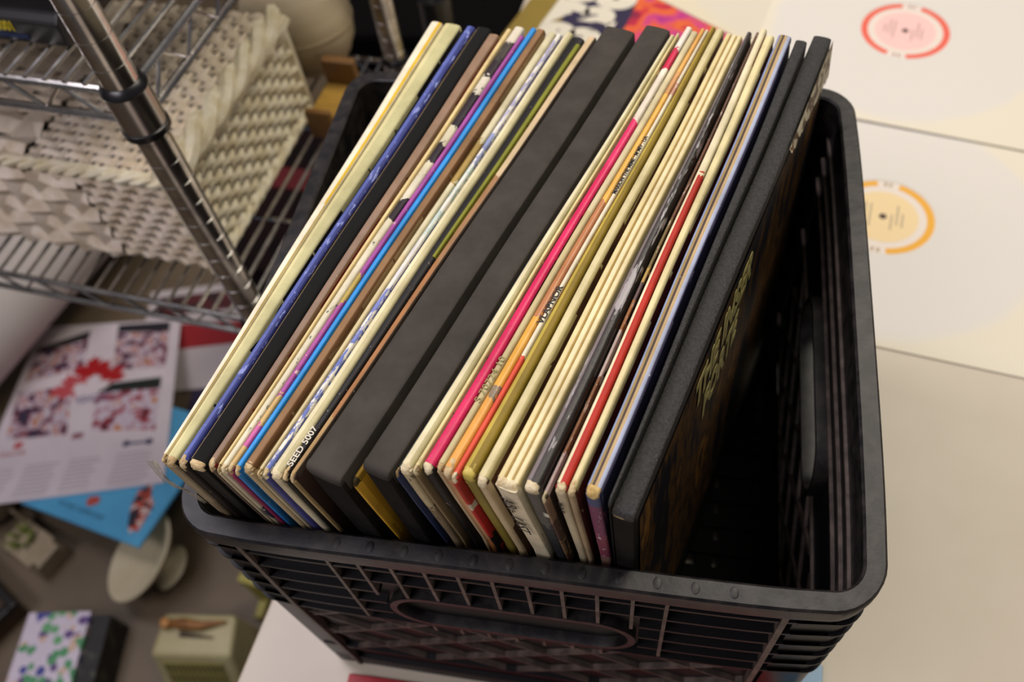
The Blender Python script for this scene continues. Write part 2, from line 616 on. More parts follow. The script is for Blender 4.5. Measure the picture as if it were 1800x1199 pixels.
# ------------------------------------------------------------------ records
KX = [.0, .05, .10, .17, .20, .2165, .25]
K1 = [5.0, 5.8, 7.0, 8.0, 4.5, 2.5, 2.5]           # lean of the upper part in degrees
KS = [.016, .018, .025, .0195, .0135, .0104, .0104]  # how far the foot stands to the right
def interp(x, xs, ys):
    if x <= xs[0]: return ys[0]
    for a in range(len(xs) - 1):
        if x <= xs[a + 1]:
            t = (x - xs[a]) / (xs[a + 1] - xs[a])
            return ys[a] + t * (ys[a + 1] - ys[a])
    return ys[-1]
ZB = .0185
PREV = []
class Rec:
    def __init__(s, fx, fy, bx, by, z, tf, tb, stiff=False):
        s.F, s.B, s.z = V((fx, fy, z)), V((bx, by, z)), z
        d = s.B - s.F
        s.d = d.normalized()
        if s.F.y < .0048:
            s.F += s.d * ((.0048 - s.F.y) / s.d.y)
        s.L = (s.B - s.F).length
        s.n = V((s.d.y, -s.d.x, 0))
        g = .0004
        s.tf, s.tb = tf / 1000 - g, tb / 1000 - g
        s.H = z - ZB
        tot = interp(fx, KX, KS)
        if stiff:
            s.l1 = tot / s.H; s.l2 = s.l1
        else:
            s.l1 = math.tan(math.radians(interp(fx, KX, K1)))
            s.l2 = (tot - s.l1 * .075) / (s.H - .075)
        s.c = .27 if fx > .162 else (.10 if fx > .09 else 0)
        s.of = s.ob = 0
        if PREV:
            # settle against the neighbour on the left: give way where the two would touch
            q = PREV[-1]
            dl = [0, 0]
            for e, fr in ((0, (0, .06, .15)), (1, (.16, .26, .32))):
                for a in fr:
                    for w in (.001, .008, .02, .045, .075, .11, .16, .22, .27, .30, .318):
                        p = s.pos(min(a, s.L), -s.thick(min(a, s.L), w) / 2, w)
                        wq = q.z - p.z
                        if wq < -.001: continue
                        x = q.across(p, wq)
                        dl[e] = max(dl[e], q.thick(q.along(p, wq), wq) / 2 - x + .00030)
            for e, k, o in ((0, 'tf', 'of'), (1, 'tb', 'ob')):
                t = getattr(s, k)
                cut = min(dl[e], max(0, t - .0011) * .8)
                setattr(s, k, t - cut)
                setattr(s, o, cut / 2 + (dl[e] - cut))
        PREV.append(s)
    def thick(s, a, wd=0):
        u = max(0, min(1, a / s.L))
        return (s.tf + (s.tb - s.tf) * u) * (1 - s.c * min(1, max(0, wd / .25)))
    def sh(s, w):
        return s.l1 * min(w, .075) + s.l2 * max(0, w - .075)
    def mid(s, a):
        u = a / s.L
        return s.of + (s.ob - s.of) * u
    def rel(s, p, w):
        return V((p.x - s.F.x - s.sh(w), p.y - s.F.y, 0))
    def along(s, p, w):
        return s.rel(p, w).dot(s.d)
    def across(s, p, w):
        r = s.rel(p, w)
        return r.dot(s.n) - s.mid(r.dot(s.d))
    def pos(s, a, x, w):
        """a metres from the front edge, x across in metres, w metres below the top edge"""
        wob = .0003 * math.sin(a * 37) * max(0, 1 - w / .05)
        back = .020 * max(0, w - .03) * (1 - a / s.L)
        return s.F + s.d * (a + back) + s.n * (x + s.mid(a) + wob) + V((s.sh(w), 0, -w))

def jacket(r, name, m, parent, inset=.0016, split=None):
    mb = MB()
    As = [inset + (r.L - 2 * inset) * k / 10 for k in range(11)]
    Ws = [inset, .02, .045, .075, .14, .22, r.H]
    ids = {}
    def vid(i, j, sd):
        k = (i, j, sd)
        if k not in ids:
            ids[k] = len(mb.v)
            a = As[i]
            mb.v.append(r.pos(a, sd * r.thick(a, Ws[j]) / 2, Ws[j]))
        return ids[k]
    na, nw = len(As) - 1, len(Ws) - 1
    def face(f, mi=0):
        mb.f.append(f); mb.mi.append(mi)
    for i in range(na):
        for j in range(nw):
            face([vid(i, j, 1), vid(i, j + 1, 1), vid(i + 1, j + 1, 1), vid(i + 1, j, 1)])
            face([vid(i, j, -1), vid(i + 1, j, -1), vid(i + 1, j + 1, -1), vid(i, j + 1, -1)])
    for i in range(na):
        face([vid(i, 0, -1), vid(i, 0, 1), vid(i + 1, 0, 1), vid(i + 1, 0, -1)])
        face([vid(i, nw, 1), vid(i, nw, -1), vid(i + 1, nw, -1), vid(i + 1, nw, 1)])
    for j in range(nw):
        face([vid(0, j, -1), vid(0, j + 1, -1), vid(0, j + 1, 1), vid(0, j, 1)])
        face([vid(na, j, 1), vid(na, j + 1, 1), vid(na, j + 1, -1), vid(na, j, -1)])
    return mb.build(name, m, parent)

def edge_strip(r, name, path, m, parent, bulge=None, skirt=.004, grow=0.0, rough=0.0, xr=(-1, 1), nprof=8, seed=0, taper=0):
    """rounded card edge following path = [(a, w, na, nw)] in the plane of the jacket"""
    mb = MB()
    tot = [0]
    for k in range(1, len(path)):
        tot.append(tot[-1] + math.hypot(path[k][0] - path[k - 1][0], path[k][1] - path[k - 1][1]))
    n = None
    for k, (a, wd, na, nw) in enumerate(path):
        t = r.thick(a, wd)
        x0, x1 = xr[0] * t / 2, xr[1] * t / 2
        c, h = (x0 + x1) / 2, (x1 - x0) / 2 + min(grow, .0001) - rough * .6
        b = min(h, .0015) if bulge is None else bulge
        prof = [(-h, -skirt, 0)]
        for q_ in range(nprof + 1):
            an = PI - PI * q_ / nprof
            prof.append((h * math.copysign(abs(math.cos(an)) ** .7, math.cos(an)), b * math.sin(an) + grow - b, q_ / nprof))
        prof.append((h, -skirt, 1))
        n = len(prof)
        for (x, off, vv) in prof:
            p = r.pos(a + na * off, c + x, wd - nw * off)
            if rough:
                p = p + noise.noise_vector(p * 420 + V((seed, 0, 0))) * rough
            mb.uv[len(mb.v)] = (tot[k] / max(tot[-1], 1e-6), vv)
            mb.v.append(p)
    for k in range(len(path) - 1):
        for q_ in range(n - 1):
            mb.f.append([k * n + q_, (k + 1) * n + q_, (k + 1) * n + q_ + 1, k * n + q_ + 1])
            mb.mi.append(0)
    for k, rev in ((0, False), (len(path) - 1, True)):
        f = [k * n + q_ for q_ in range(n)]
        mb.f.append(f if not rev else f[::-1]); mb.mi.append(0)
    mb.f = [list(reversed(f)) for f in mb.f]
    return mb.build(name, m, parent, smooth=True)

CR = .0035   # corner rounding of the card
def top_path(r, a0, a1, n=36):
    return [(a0 + (a1 - a0) * k / n, 0, 0, 1) for k in range(n + 1)]
def front_path(r, w0, w1, n=14):
    return [(0, w0 + (w1 - w0) * k / n, -1, 0) for k in range(n + 1)]
def corner_path(r, ext=.003, n=8):
    p = [(0, CR + ext, -1, 0)]
    for k in range(n + 1):
        an = PI / 2 * k / n
        p.append((CR - CR * math.cos(an), CR - CR * math.sin(an), -math.cos(an), math.sin(an)))
    p.append((CR + ext, 0, 0, 1))
    return p

M_wear = mat('torn_card', '#cdb68a', .85, var='#a98d5f', scale=220, lo=.4, hi=.65, bump=.5, bscale=700)
M_wearp = mat('pale_torn_card', '#d9cba6', .85, var='#bda678', scale=200, lo=.4, hi=.68, bump=.5, bscale=700)
M_ink = mat('black_ink', '#14120f', .6)
M_white_ink = mat('white_print', '#cdc6b2', .6)
M_cardboard = mat('raw_card', '#b79d70', .85, var='#8f7a55', scale=150, bump=.2)

G = 'vinyl records standing in the black crate'
CREAM = '#d8cda6'
def record(name, geo, label, stops, front, cover, vstops=None, wear=.4, wearc='#c9b487', corner=M_wear, mott=None, fmott=None, cat='record', stiff=False, rough=.55, fv=None):
    r = Rec(*geo, stiff=stiff)
    t = thing(name, label, cat, r.pos(r.L / 2, 0, r.H), G)
    jacket(r, 'jacket', cover, t)
    sm = spine_mat(name + '_spine_print', stops, wearc, wear, vstops, mott, rough)
    edge_strip(r, 'spine', top_path(r, CR, r.L), sm, t)
    fm = spine_mat(name + '_front_print', front, wearc, .3, fv, fmott, .6)
    edge_strip(r, 'front_edge', front_path(r, CR, r.H), fm, t)
    if corner:
        edge_strip(r, 'worn_corner', corner_path(r, .0002 + .004 * random.random() ** 2), corner, t, grow=.00002, rough=.0005, seed=geo[0] * 999)
    else:
        edge_strip(r, 'corner', corner_path(r, .0), sm, t, grow=.00002)
    return r, t

def P(hexc, var=None, rough=.6, **k):
    k.setdefault('spec', .25)
    return mat('cover_' + hexc[1:], hexc, rough, var=var or hexc, **k)
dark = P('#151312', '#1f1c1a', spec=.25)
tan = P('#a58a62', '#8a7350')
cream = P('#c9bd97', '#b3a47c')

r, t = record('record_sleeve', (0.0149, 0.0060, 0.0713, 0.3168, 0.3300, 2.2, 8.1),
  'off-white record sleeve with a yellow stripe down its spine, leftmost in the crate',
  [(0, '#e4dcc4'), (1, '#e6dcc8')], [(0, '#b3a284'), (.12, '#c7b28c'), (.25, '#8a7a60')], cream, vstops=[(.60, '#d9b21e', .50), (.70, '#b79a3a'), (.70, '#d9b21e', .50), (.80, '#d8cba8')], wear=.12)
# loose torn plastic wrap hanging at its front corner
mb = MB()
for k in range(15):
    for j in range(9):
        wd = .004 + .058 * k / 14
        x = -.0034 + .0060 * j / 8 + .003 * k / 14
        p = r.pos(-.0006 - .0028 * math.sin(PI * min(1, k / 10)) , x - .0054, wd * .72) + noise.noise_vector(V((k * .5, j * .45, 3.1))) * .0016
        mb.v.append(p)
for k in range(14):
    for j in range(8):
        mb.f.append([k * 9 + j, (k + 1) * 9 + j, (k + 1) * 9 + j + 1, k * 9 + j + 1]); mb.mi.append(0)
m, nt, b = mat_base('cloudy_plastic')
b.inputs['Base Color'].default_value = lin('#a79d88'); b.inputs['Roughness'].default_value = .3; b.inputs['Alpha'].default_value = .55
nz = noise_node(nt, 260, 3); rr = ramp(nt, [(.35, (.3, .3, .3, 1)), (.65, (.85, .85, .85, 1))])
nt.links.new(nz.outputs['Fac'], rr.inputs['Fac']); nt.links.new(rr.outputs['Color'], b.inputs['Alpha'])
o = mb.build('plastic_wrap', m, t, smooth=True); o['label'] = 'torn cloudy plastic wrap at the corner'

record('record_sleeve', (0.0184, 0.0050, 0.0818, 0.3150, 0.3300, 5.2, 11.3),
  'thick pale olive-cream record sleeve, second from the left in the crate',
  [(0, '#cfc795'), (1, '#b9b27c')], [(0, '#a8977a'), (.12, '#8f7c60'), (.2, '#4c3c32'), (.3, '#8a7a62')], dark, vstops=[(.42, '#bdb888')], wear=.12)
record('record_sleeve', (0.0239, 0.0042, 0.0939, 0.3133, 0.3300, 4.1, 5.9),
  'record sleeve with a scuffed deep blue spine beside the thick olive one',
  [(0, '#5662a4'), (1, '#5561b0')], [(0, '#2a211d'), (.2, '#5a2f22'), (.4, '#1d1816')], dark, vstops=[(.55, '#2c3578')], mott=('#7e88be', 30, .58), wear=.25)
record('record_sleeve', (0.0306, 0.0035, 0.1024, 0.3125, 0.3300, 8.5, 9.4),
  'wide black double record sleeve with a thin tan left edge, beside the blue spine',
  [(0, '#b09562'), (1, '#55483a')], [(0, '#d3c194'), (1, '#bba77c')], P('#0f0d0c', '#141110', spec=.15), fv=[(.24, '#0d0b0a')], vstops=[(.20, '#35322d'), (.28, '#0a0908')], rough=.9, wear=.08, corner=M_wear)
record('record_sleeve', (0.0386, 0.0045, 0.1105, 0.3035, 0.3320, 3.6, 7.1),
  'record sleeve with a mauve-brown spine between the black double sleeve and a thin cream one',
  [(0, '#8b7362'), (.5, '#8f745e'), (1, '#a98a66')], [(0, '#5b4a3c'), (.3, '#9a8a72')], P('#7a1f1c', '#5b1513'), vstops=[(.75, '#7d5f45')], wear=.2)
record('record_sleeve', (0.0400, 0.0035, 0.1175, 0.3120, 0.3300, 1.7, 4.5),
  'thin plain cream-yellow record sleeve right of the mauve-brown spine',
  [(0, '#dcc68e'), (1, '#d8c290')], [(0, '#ddd1b0'), (1, '#b8ac94')], cream, wear=.35)
r, t = record('record_sleeve', (0.0432, 0.0035, 0.1242, 0.3140, 0.3300, 3.4, 6.6),
  'white record sleeve with a torn spine and black picture patches, left of the purple spine',
  [(0, '#d6d0b6'), (.42, '#cfc8ac'), (.47, '#2a2228'), (.52, '#d5cfb8'), (.58, '#cfc8ac'), (.61, '#2a2228'), (.66, '#cfc8ac'), (.71, '#2a2228'), (.80, '#d9d3c0'), (.85, '#2e252b'), (.90, '#46403c'), (.95, '#d4cdb8')],
  [(0, '#d5cab0'), (.09, '#dccfb0'), (.12, '#4c4a55'), (.16, '#cfc3a6')], cream, vstops=[(-1, '#d3ccb2')] if False else None, mott=('#4d5a52', 55, .62), wear=.35, corner=M_wearp)
record('record_sleeve', (0.0465, 0.0035, 0.1272, 0.3059, 0.3300, 2.7, 2.8),
  'record sleeve with a chipped purple-magenta spine left of the bright blue one',
  [(0, '#c9a96f'), (.03, '#bf5f98'), (.07, '#c9a96f'), (.12, '#a8559a'), (.30, '#b8a255'), (.36, '#a04f9a'), (1, '#8d3f8c')], [(0, '#a3305f'), (1, '#8a2a55')], P('#7b2550'), wear=.5, wearc='#d9b9b0')
record('record_sleeve', (0.0497, 0.0035, 0.1332, 0.3133, 0.3300, 2.6, 3.7),
  'bright sky-blue record sleeve, the bluest spine in the crate',
  [(0, '#2f8fdc'), (1, '#4f9ce8')], [(0, '#2f8ad6'), (1, '#2270b8')], P('#1d69b0'), vstops=None, wear=.03, wearc='#bfae8a', rough=.4)
record('record_sleeve', (0.0560, 0.0046, 0.1388, 0.3083, 0.3330, 4.8, 5.3),
  'record sleeve with a plain brown spine just right of the bright blue one',
  [(0, '#8a6845'), (1, '#a58352')], [(0, '#cdb68c'), (1, '#a78e66')], tan, vstops=[(.7, '#6f4c2c')], wear=.22, wearc='#b8a27c')
record('record_sleeve', (0.0594, 0.0035, 0.1441, 0.3099, 0.3300, 3.2, 7.1),
  'cream record sleeve with a dirty torn spine right of the plain brown one',
  [(0, '#cfc094'), (.4, '#d3cba8'), (.58, '#a58b4d'), (.68, '#cdc5a2'), (1, '#bfae84')], [(0, '#ddd1ae'), (1, '#c8bc9c')], cream, wear=.4, wearc='#a98c5a')
record('record_sleeve', (0.0627, 0.0035, 0.1496, 0.3080, 0.3300, 2.9, 3.1),
  'record sleeve with a torn lilac-blue and white spine between two cream ones',
  [(0, '#6674b4'), (.22, '#7480c0'), (.34, '#cfcfd2'), (.44, '#bccfc8'), (.62, '#8f9ac4'), (.72, '#aaa8c6'), (1, '#a59cc4')], [(0, '#5557a8'), (1, '#46489a')], P('#44478c'), mott=('#d9d5c8', 26, .50), wear=.4, corner=M_wearp)
record('record_sleeve', (0.0675, 0.0042, 0.1555, 0.3099, 0.3300, 5.7, 5.0),
  'clean wide cream record sleeve left of the black spine lettered SEED 5007',
  [(0, '#dcd3ae'), (1, '#d5ccab')], [(0, '#e4d9b6'), (1, '#d0c5a4')], cream, vstops=[(.5, '#c3ba8f')], wear=.08, corner=M_wearp)
r, t = record('record_sleeve', (0.0717, 0.0035, 0.1614, 0.3053, 0.3300, 3.0, 8.3),
  'black record sleeve lettered SEED 5007 in white on its spine',
  [(0, '#1c1a1a'), (1, '#1c1a19')], [(0, '#16120f'), (1, '#120f0d')], dark, mott=('#a8a294', 90, .66), wear=.15, wearc='#d8d2c0', vstops=None)
text_mesh('spine_title', 'SEED 5007', .0040, r.pos(.006, .0011, -.0002), r.d, -r.n, M_white_ink, t, sx=1.15, off=.00006)
e = edge_strip(r, 'spine_flap', top_path(r, r.L * .42, r.L - .006, 20), spine_mat('olive_flap', [(0, '#7f8226'), (1, '#8d8c1f')], amt=.05), t, bulge=.0006, skirt=.01, xr=(.35, .97), grow=.0002)
e['label'] = 'olive green inner flap'
record('record_sleeve', (0.0751, 0.0041, 0.1697, 0.3067, 0.3300, 2.8, 5.4),
  'frayed orange-brown record sleeve against the left black record box',
  [(0, '#a98a5c'), (.1, '#a06f45'), (.4, '#9c7550'), (.6, '#c9b28c'), (1, '#cdb59a')], [(0, '#b79c6a'), (.18, '#4c2e20'), (.4, '#2c1d18')], P('#3a261e'), vstops=[(.72, '#4b4138')], fmott=('#b59a78', 40, .6), wear=.5)

# black cloth box sets
M_cloth = mat('black_book_cloth', '#403b35', .75, var='#35312c', scale=60, lo=.35, hi=.7, bump=.12, bscale=1500, spec=.2)
M_clothside = mat('black_box_side', '#0e0c0b', .8, var='#1a1715', scale=160, bump=.1, spec=.15)
M_leather = mat('black_leatherette', '#33312f', .5, var='#262523', scale=700, lo=.42, hi=.6, bump=.6, bscale=1100, spec=.45, detail=2)
def record_box(geo, label, m_spine, m_side, skirt=.012, cover=None, corner=True, bulge=.0012):
    r = Rec(*geo, stiff=True)
    t = thing('record_box_set', label, 'record box', r.pos(r.L / 2, 0, r.H), G)
    jacket(r, 'box_case', m_side, t, inset=.002)
    edge_strip(r, 'spine', top_path(r, .0030, r.L - .002), m_spine, t, bulge=bulge, skirt=skirt, grow=.0001, nprof=14)
    edge_strip(r, 'front_edge', front_path(r, .0025, r.H), m_side, t, bulge=.0008, skirt=.010, nprof=14)
    edge_strip(r, 'box_corner', corner_path(r, .001), m_spine, t, bulge=.0010, skirt=.006, grow=.0002, nprof=14)
    if corner:
        e = edge_strip(r, 'scuffed_edge', [(0, .0042, -1, 0), (.0004, .0026, -.9, .4), (.0014, .0010, -.7, .7)], M_cardboard, t, bulge=.0006, skirt=.001, grow=.00025, rough=.0007, seed=3, xr=(-1, .98))
    return r, t
record_box((0.0920, 0.0048, 0.1873, 0.3050, 0.3385, 18.1, 18.1), 'wide black cloth record box set, the left and thicker of the middle pair', M_cloth, M_clothside, corner=False)
record('record_sleeve', (0.1038, 0.0054, 0.1986, 0.3035, 0.3320, 2.2, 2.2),
  'yellow record sleeve sunk between the two wide black box sets',
  [(0, '#8a6a18'), (.05, '#3c3014'), (1, '#2c2412')], [(0, '#e0ac2e'), (.2, '#c89424'), (1, '#8d6515')], P('#b5871f'), wear=.1, corner=None)
record_box((0.1164, 0.0058, 0.2093, 0.2969, 0.3460, 12.7, 14.6), 'black cloth record box set, the right and narrower of the middle pair', M_cloth, M_clothside, corner=False)
record('record_sleeve', (0.1234, 0.0072, 0.2154, 0.2933, 0.3430, 1.4, 1.2),
  'thin navy record sleeve pressed against the narrower black box set',
  [(0, '#2b2f33'), (1, '#33322c')], [(0, '#2f3d68'), (1, '#1d2442')], P('#232c4c'), wear=.15, fmott=('#6f7790', 40, .62))
record('record_sleeve', (0.1283, 0.0075, 0.2174, 0.2888, 0.3460, 5.5, 2.6),
  'smooth cream record sleeve next to the thin navy one',
  [(0, '#dbd2ac'), (1, '#d8cfa8')], [(0, '#c3b28a'), (.1, '#8b7a5e'), (.3, '#b5a279')], cream, vstops=[(.55, '#b7ad80')], wear=.08, corner=M_wearp, fmott=('#53483a', 18, .58))
record('record_sleeve', (0.1326, 0.0077, 0.2204, 0.2905, 0.3460, 2.1, 1.5),
  'thin cream record sleeve left of the hot pink spine',
  [(0, '#d9cb92'), (1, '#cfc69a')], [(0, '#8d7a58'), (1, '#5f5240')], tan, wear=.2, corner=M_wearp)
record('record_sleeve', (0.1371, 0.0091, 0.2261, 0.2963, 0.3460, 5.0, 3.8),
  'record sleeve with a hot pink spine and black front edge',
  [(0, '#cf2a5c'), (.60, '#d83668'), (.73, '#e0d6c4'), (.87, '#c22a4c'), (.93, '#e6dfd2')], [(0, '#17130f'), (1, '#14110e')], dark, vstops=[(-.1, '#cf2a5c')] if False else None, wear=.1, wearc='#e8a9a4', corner=M_wearp, rough=.35)
r, t = record('record_sleeve', (0.1421, 0.0098, 0.2293, 0.2924, 0.3460, 3.2, 4.0),
  'greyish tan record sleeve with faint olive lettering, right of the hot pink spine',
  [(0, '#c0b285'), (.5, '#cbbf98'), (1, '#d6caa2')], [(0, '#cbb088'), (1, '#a88c66')], tan, wear=.2)
text_mesh('spine_title', 'S 70724 10', .0042, r.pos(.034, .0013, -.0003), r.d, -r.n, mat('olive_ink', '#8a8350', .7), t, sx=1.3)
r, t = record('record_sleeve', (0.1457, 0.0084, 0.2338, 0.2951, 0.3460, 4.7, 2.5),
  'record sleeve with a shiny orange and copper spine',
  [(0, '#dd9f4c'), (.12, '#8a7a66'), (.135, '#dca548'), (.27, '#b87b52'), (.52, '#e2b052'), (.80, '#c99560'), (.86, '#e0a95a')], [(0, '#d29a6c'), (.2, '#b8743f')], P('#a9632f'), wear=.04, rough=.3)
r, t = record('record_sleeve', (0.1490, 0.0063, 0.2361, 0.2942, 0.3460, 2.6, 1.9),
  'record sleeve with a white and red spine lettered in black, left of the gold spine',
  [(0, '#d8523c'), (.20, '#ded6bc'), (.80, '#c99a86'), (.83, '#d6cdb4')], [(0, '#c83428'), (.06, '#d9c9b2'), (.075, '#c32220'), (.17, '#1a1614')], P('#a5281f'), wear=.08, corner=M_wearp)
text_mesh('spine_title', 'VLAPNOR', .0042, r.pos(.082, .0010, -.0002), r.d, -r.n, M_ink, t, sx=1.2, off=.00005)
text_mesh('spine_title', 'MARION THE MIME . M MIV . LIA', .0030, r.pos(.166, .0008, -.0002), r.d, -r.n, M_ink, t, sx=1.0, off=.00003)
record('record_sleeve', (0.1542, 0.0082, 0.2395, 0.2969, 0.3460, 6.2, 2.7),
  'wide metallic gold record sleeve right of the red and white spine',
  [(0, '#b5a044'), (1, '#b8a350')], [(0, '#8f8034'), (1, '#6f6228')], P('#6c5a22'), vstops=[(.45, '#86701f')], wear=.12, wearc='#c9b97a', corner=mat('gold_card', '#b9a54a', .5))
record('record_sleeve', (0.1601, 0.0063, 0.2431, 0.2950, 0.3460, 4.8, 5.0),
  'cream record sleeve standing alone between dark gaps, right of the gold one',
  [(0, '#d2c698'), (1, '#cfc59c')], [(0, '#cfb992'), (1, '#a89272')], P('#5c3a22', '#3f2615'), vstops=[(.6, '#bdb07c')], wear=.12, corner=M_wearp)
# three-pocket white set with handwriting on its front edge
geo = (0.1703, 0.0056, 0.2510, 0.2903, 0.3460, 9.7, 9.5)
r = Rec(*geo)
t = thing('record_sleeve', 'cream three-pocket record set with handwriting on its wide white front edge', 'record', r.pos(r.L / 2, 0, r.H), G)
jacket(r, 'jacket', cream, t, inset=.002)
for a, b_, c0, c1 in ((-1, -.32, '#d9ca96', '#bda264'), (-.30, .38, '#e0d5ab', '#c6ae74'), (.40, 1, '#dccfa2', '#cdbb86')):
    edge_strip(r, 'pocket_spine', top_path(r, CR, r.L), spine_mat('pocket', [(0, c0), (1, c0)], amt=.1, vstops=[(.66, c1)]), t, xr=(a, b_), skirt=.003)
edge_strip(r, 'front_edge', front_path(r, CR * .6, r.H), spine_mat('white_front', [(0, '#e6d9b8'), (1, '#d3c5a2')], amt=.04), t, bulge=.0008, skirt=.004, nprof=12)
edge_strip(r, 'worn_corner', corner_path(r, .0008), M_wearp, t, bulge=.001, grow=.00005, rough=.0006, seed=8)
dn = (r.pos(0, 0, .05) - r.pos(0, 0, .01)).normalized()
M_pen = mat('pen_ink', '#3b342c', .7)
text_mesh('handwriting', 'ABu-', .0078, r.pos(-.0012, -.0030, .0085), dn, r.n, M_pen, t, sx=.95)
text_mesh('handwriting', 'LAST', .0080, r.pos(-.0012, -.0030, .0265), dn, r.n, M_pen, t, sx=.95)
record('record_sleeve', (0.1803, 0.0059, 0.2591, 0.2932, 0.3460, 6.9, 3.2),
  'dark grey streaked record sleeve in clear film, right of the handwritten white set',
  [(0, '#544d4c'), (1, '#5d5654')], [(0, '#5a5752'), (.1, '#2a2c30'), (.5, '#3a3d40')], dark, vstops=[(-.05, '#4a443a'), (.18, '#7a7070'), (.42, '#3d3838'), (.55, '#26221f')], mott=('#9a9492', 9, .56), wear=.2, wearc='#b0a7a5', corner=M_wearp, rough=.35)
r, t = record('record_sleeve', (0.1846, 0.0050, 0.2633, 0.3002, 0.3410, 3.2, 2.6),
  'record sleeve with a mottled brown picture spine and striped front edge',
  [(0, '#b8a3a0'), (.06, '#8a5f44'), (.18, '#c4b2ac'), (.27, '#a06a42'), (.33, '#6d5a5c'), (.37, '#c9a860'), (.40, '#86744e'), (.5, '#7d5a48'), (.7, '#6f5548'), (1, '#8d7a66')], [(0, '#8d7058'), (.06, '#4d342a'), (.13, '#8a6d4c'), (.18, '#5a3b2c'), (.25, '#a08a5e'), (.31, '#4e3a2a')], P('#2a1f1a'), mott=('#cdbcae', 40, .60), wear=.2, wearc='#d8c8ae', corner=M_wearp)
dn = (r.pos(0, 0, .05) - r.pos(0, 0, .01)).normalized()
text_mesh('emblem', '(R)', .0028, r.pos(-.0011, -.0009, .012), dn, r.n, M_white_ink, t)
r, t = record('record_sleeve', (0.1917, 0.0070, 0.2670, 0.2966, 0.3460, 5.0, 3.8),
  'record sleeve with a half cream, half bright red spine',
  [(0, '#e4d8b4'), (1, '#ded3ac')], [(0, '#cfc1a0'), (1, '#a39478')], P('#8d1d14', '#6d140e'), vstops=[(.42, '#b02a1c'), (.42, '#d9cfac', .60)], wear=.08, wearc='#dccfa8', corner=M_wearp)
dn = (r.pos(0, 0, .05) - r.pos(0, 0, .01)).normalized()
text_mesh('catalogue_number', '103 21 14', .0026, r.pos(-.0011, -.0012, .009), dn, r.n, M_ink, t)
record('record_sleeve', (0.1959, 0.0064, 0.2704, 0.2907, 0.3460, 3.7, 5.2),
  'cream record sleeve with a dark red side, right of the half red spine',
  [(0, '#d9cd9c'), (1, '#d8cdb0')], [(0, '#b09a78'), (1, '#8d7458')], P('#4d130e', '#350c0a'), vstops=[(.6, '#c3b684')], wear=.15, corner=M_wear)
record('record_sleeve', (0.2043, 0.0071, 0.2784, 0.2911, 0.3460, 6.3, 7.6),
  'gatefold record sleeve with two pale blue ridges and a maroon front edge',
  [(0, '#8f9dbd'), (.5, '#8795bb'), (1, '#8f8cc0')], [(0, '#4a5478'), (.03, '#7d4260'), (.12, '#8a4656'), (.2, '#8a6a5c')], P('#1f1f3c', '#15142a'), vstops=[(.30, '#9a8454'), (.42, '#4a3a34'), (.50, '#b79d70'), (.60, '#a9b2cc'), (.82, '#6d6a8c')], fmott=('#b39aa6', 40, .6), wear=.35, wearc='#dfe2ea', corner=mat('yellow_torn_card', '#d4b878', .85, var='#b08c4a', scale=240, bump=.5))
record_box((0.2108, 0.0066, 0.2876, 0.2942, 0.3420, 1.5, 8.0), 'slim black record box set left of the large black box at the right end', M_leather, M_clothside, corner=True)
# the large box at the right end with its printed cover
m, nt, b = mat_base('box_cover_print')
b.inputs['Roughness'].default_value = .6
b.inputs['Specular IOR Level'].default_value = .2
nz = noise_node(nt, 16, 4, stretch=(1, 2.2, .55))
rp = ramp(nt, [(.30, lin('#0c0b10')), (.46, lin('#1a161a')), (.53, lin('#5b3d16')), (.58, lin('#241a14')), (.66, lin('#7a5420')), (.74, lin('#1a1518'))])
nt.links.new(nz.outputs['Fac'], rp.inputs['Fac']); nt.links.new(rp.outputs['Color'], b.inputs['Base Color'])
M_boxcover = m
r, t = record_box((0.2160, 0.0048, 0.3007, 0.3061, 0.3360, 11.0, 10.9), 'large black leatherette record box set at the right end with a printed cover', M_leather, M_clothside, skirt=.010)
mb = MB()
a0, a1, w0, w1 = .006, r.L - .001, .0125, .26
def cv(a, wd, off=.0006):
    return r.pos(a, r.thick(a, wd) / 2 + off, wd)
mb.add([cv(a0, w0), cv(a0, w1), cv(a1, w1), cv(a1, w0)], [(0, 1, 2, 3)])
o = mb.build('printed_cover', M_boxcover, t)
M_let = mat('pale_yellow_print', '#c9bd76', .5, var='#9c8f52', scale=200)
up = (cv(.1, .02) - cv(.1, .08)).normalized()
for s_, wd, sz, a_ in (('THE INSER', .044, .034, .078), ('FORTE', .078, .034, .094)):
    text_mesh('cover_title', s_, sz, cv(a_, wd, .0010), r.d, up, M_let, t, sx=.56, off=.0016)
# frayed pale board showing along the back of its top edge
mb = MB()
pts = []
for k in range(21):
    a = r.L * .70 + (r.L * .295) * k / 20
    dd = -.004 + .014 * (k / 20) + .004 * noise.noise(V((k * .8, 2, 0)))
    pts += [cv(a, .001, .0012), cv(a, .010 + dd * 1.6, .0028)]
mb.add(pts, [(2 * k, 2 * k + 1, 2 * k + 3, 2 * k + 2) for k in range(20)])
o = mb.build('frayed_board', multi('frayed_board_paper', [(0, '#4a3320'), (.42, '#6a4a2c'), (.47, '#b9b094'), (.6, '#c9c2a8')], 140, 3), t)
o['label'] = 'torn pale and brown board edge at the back'

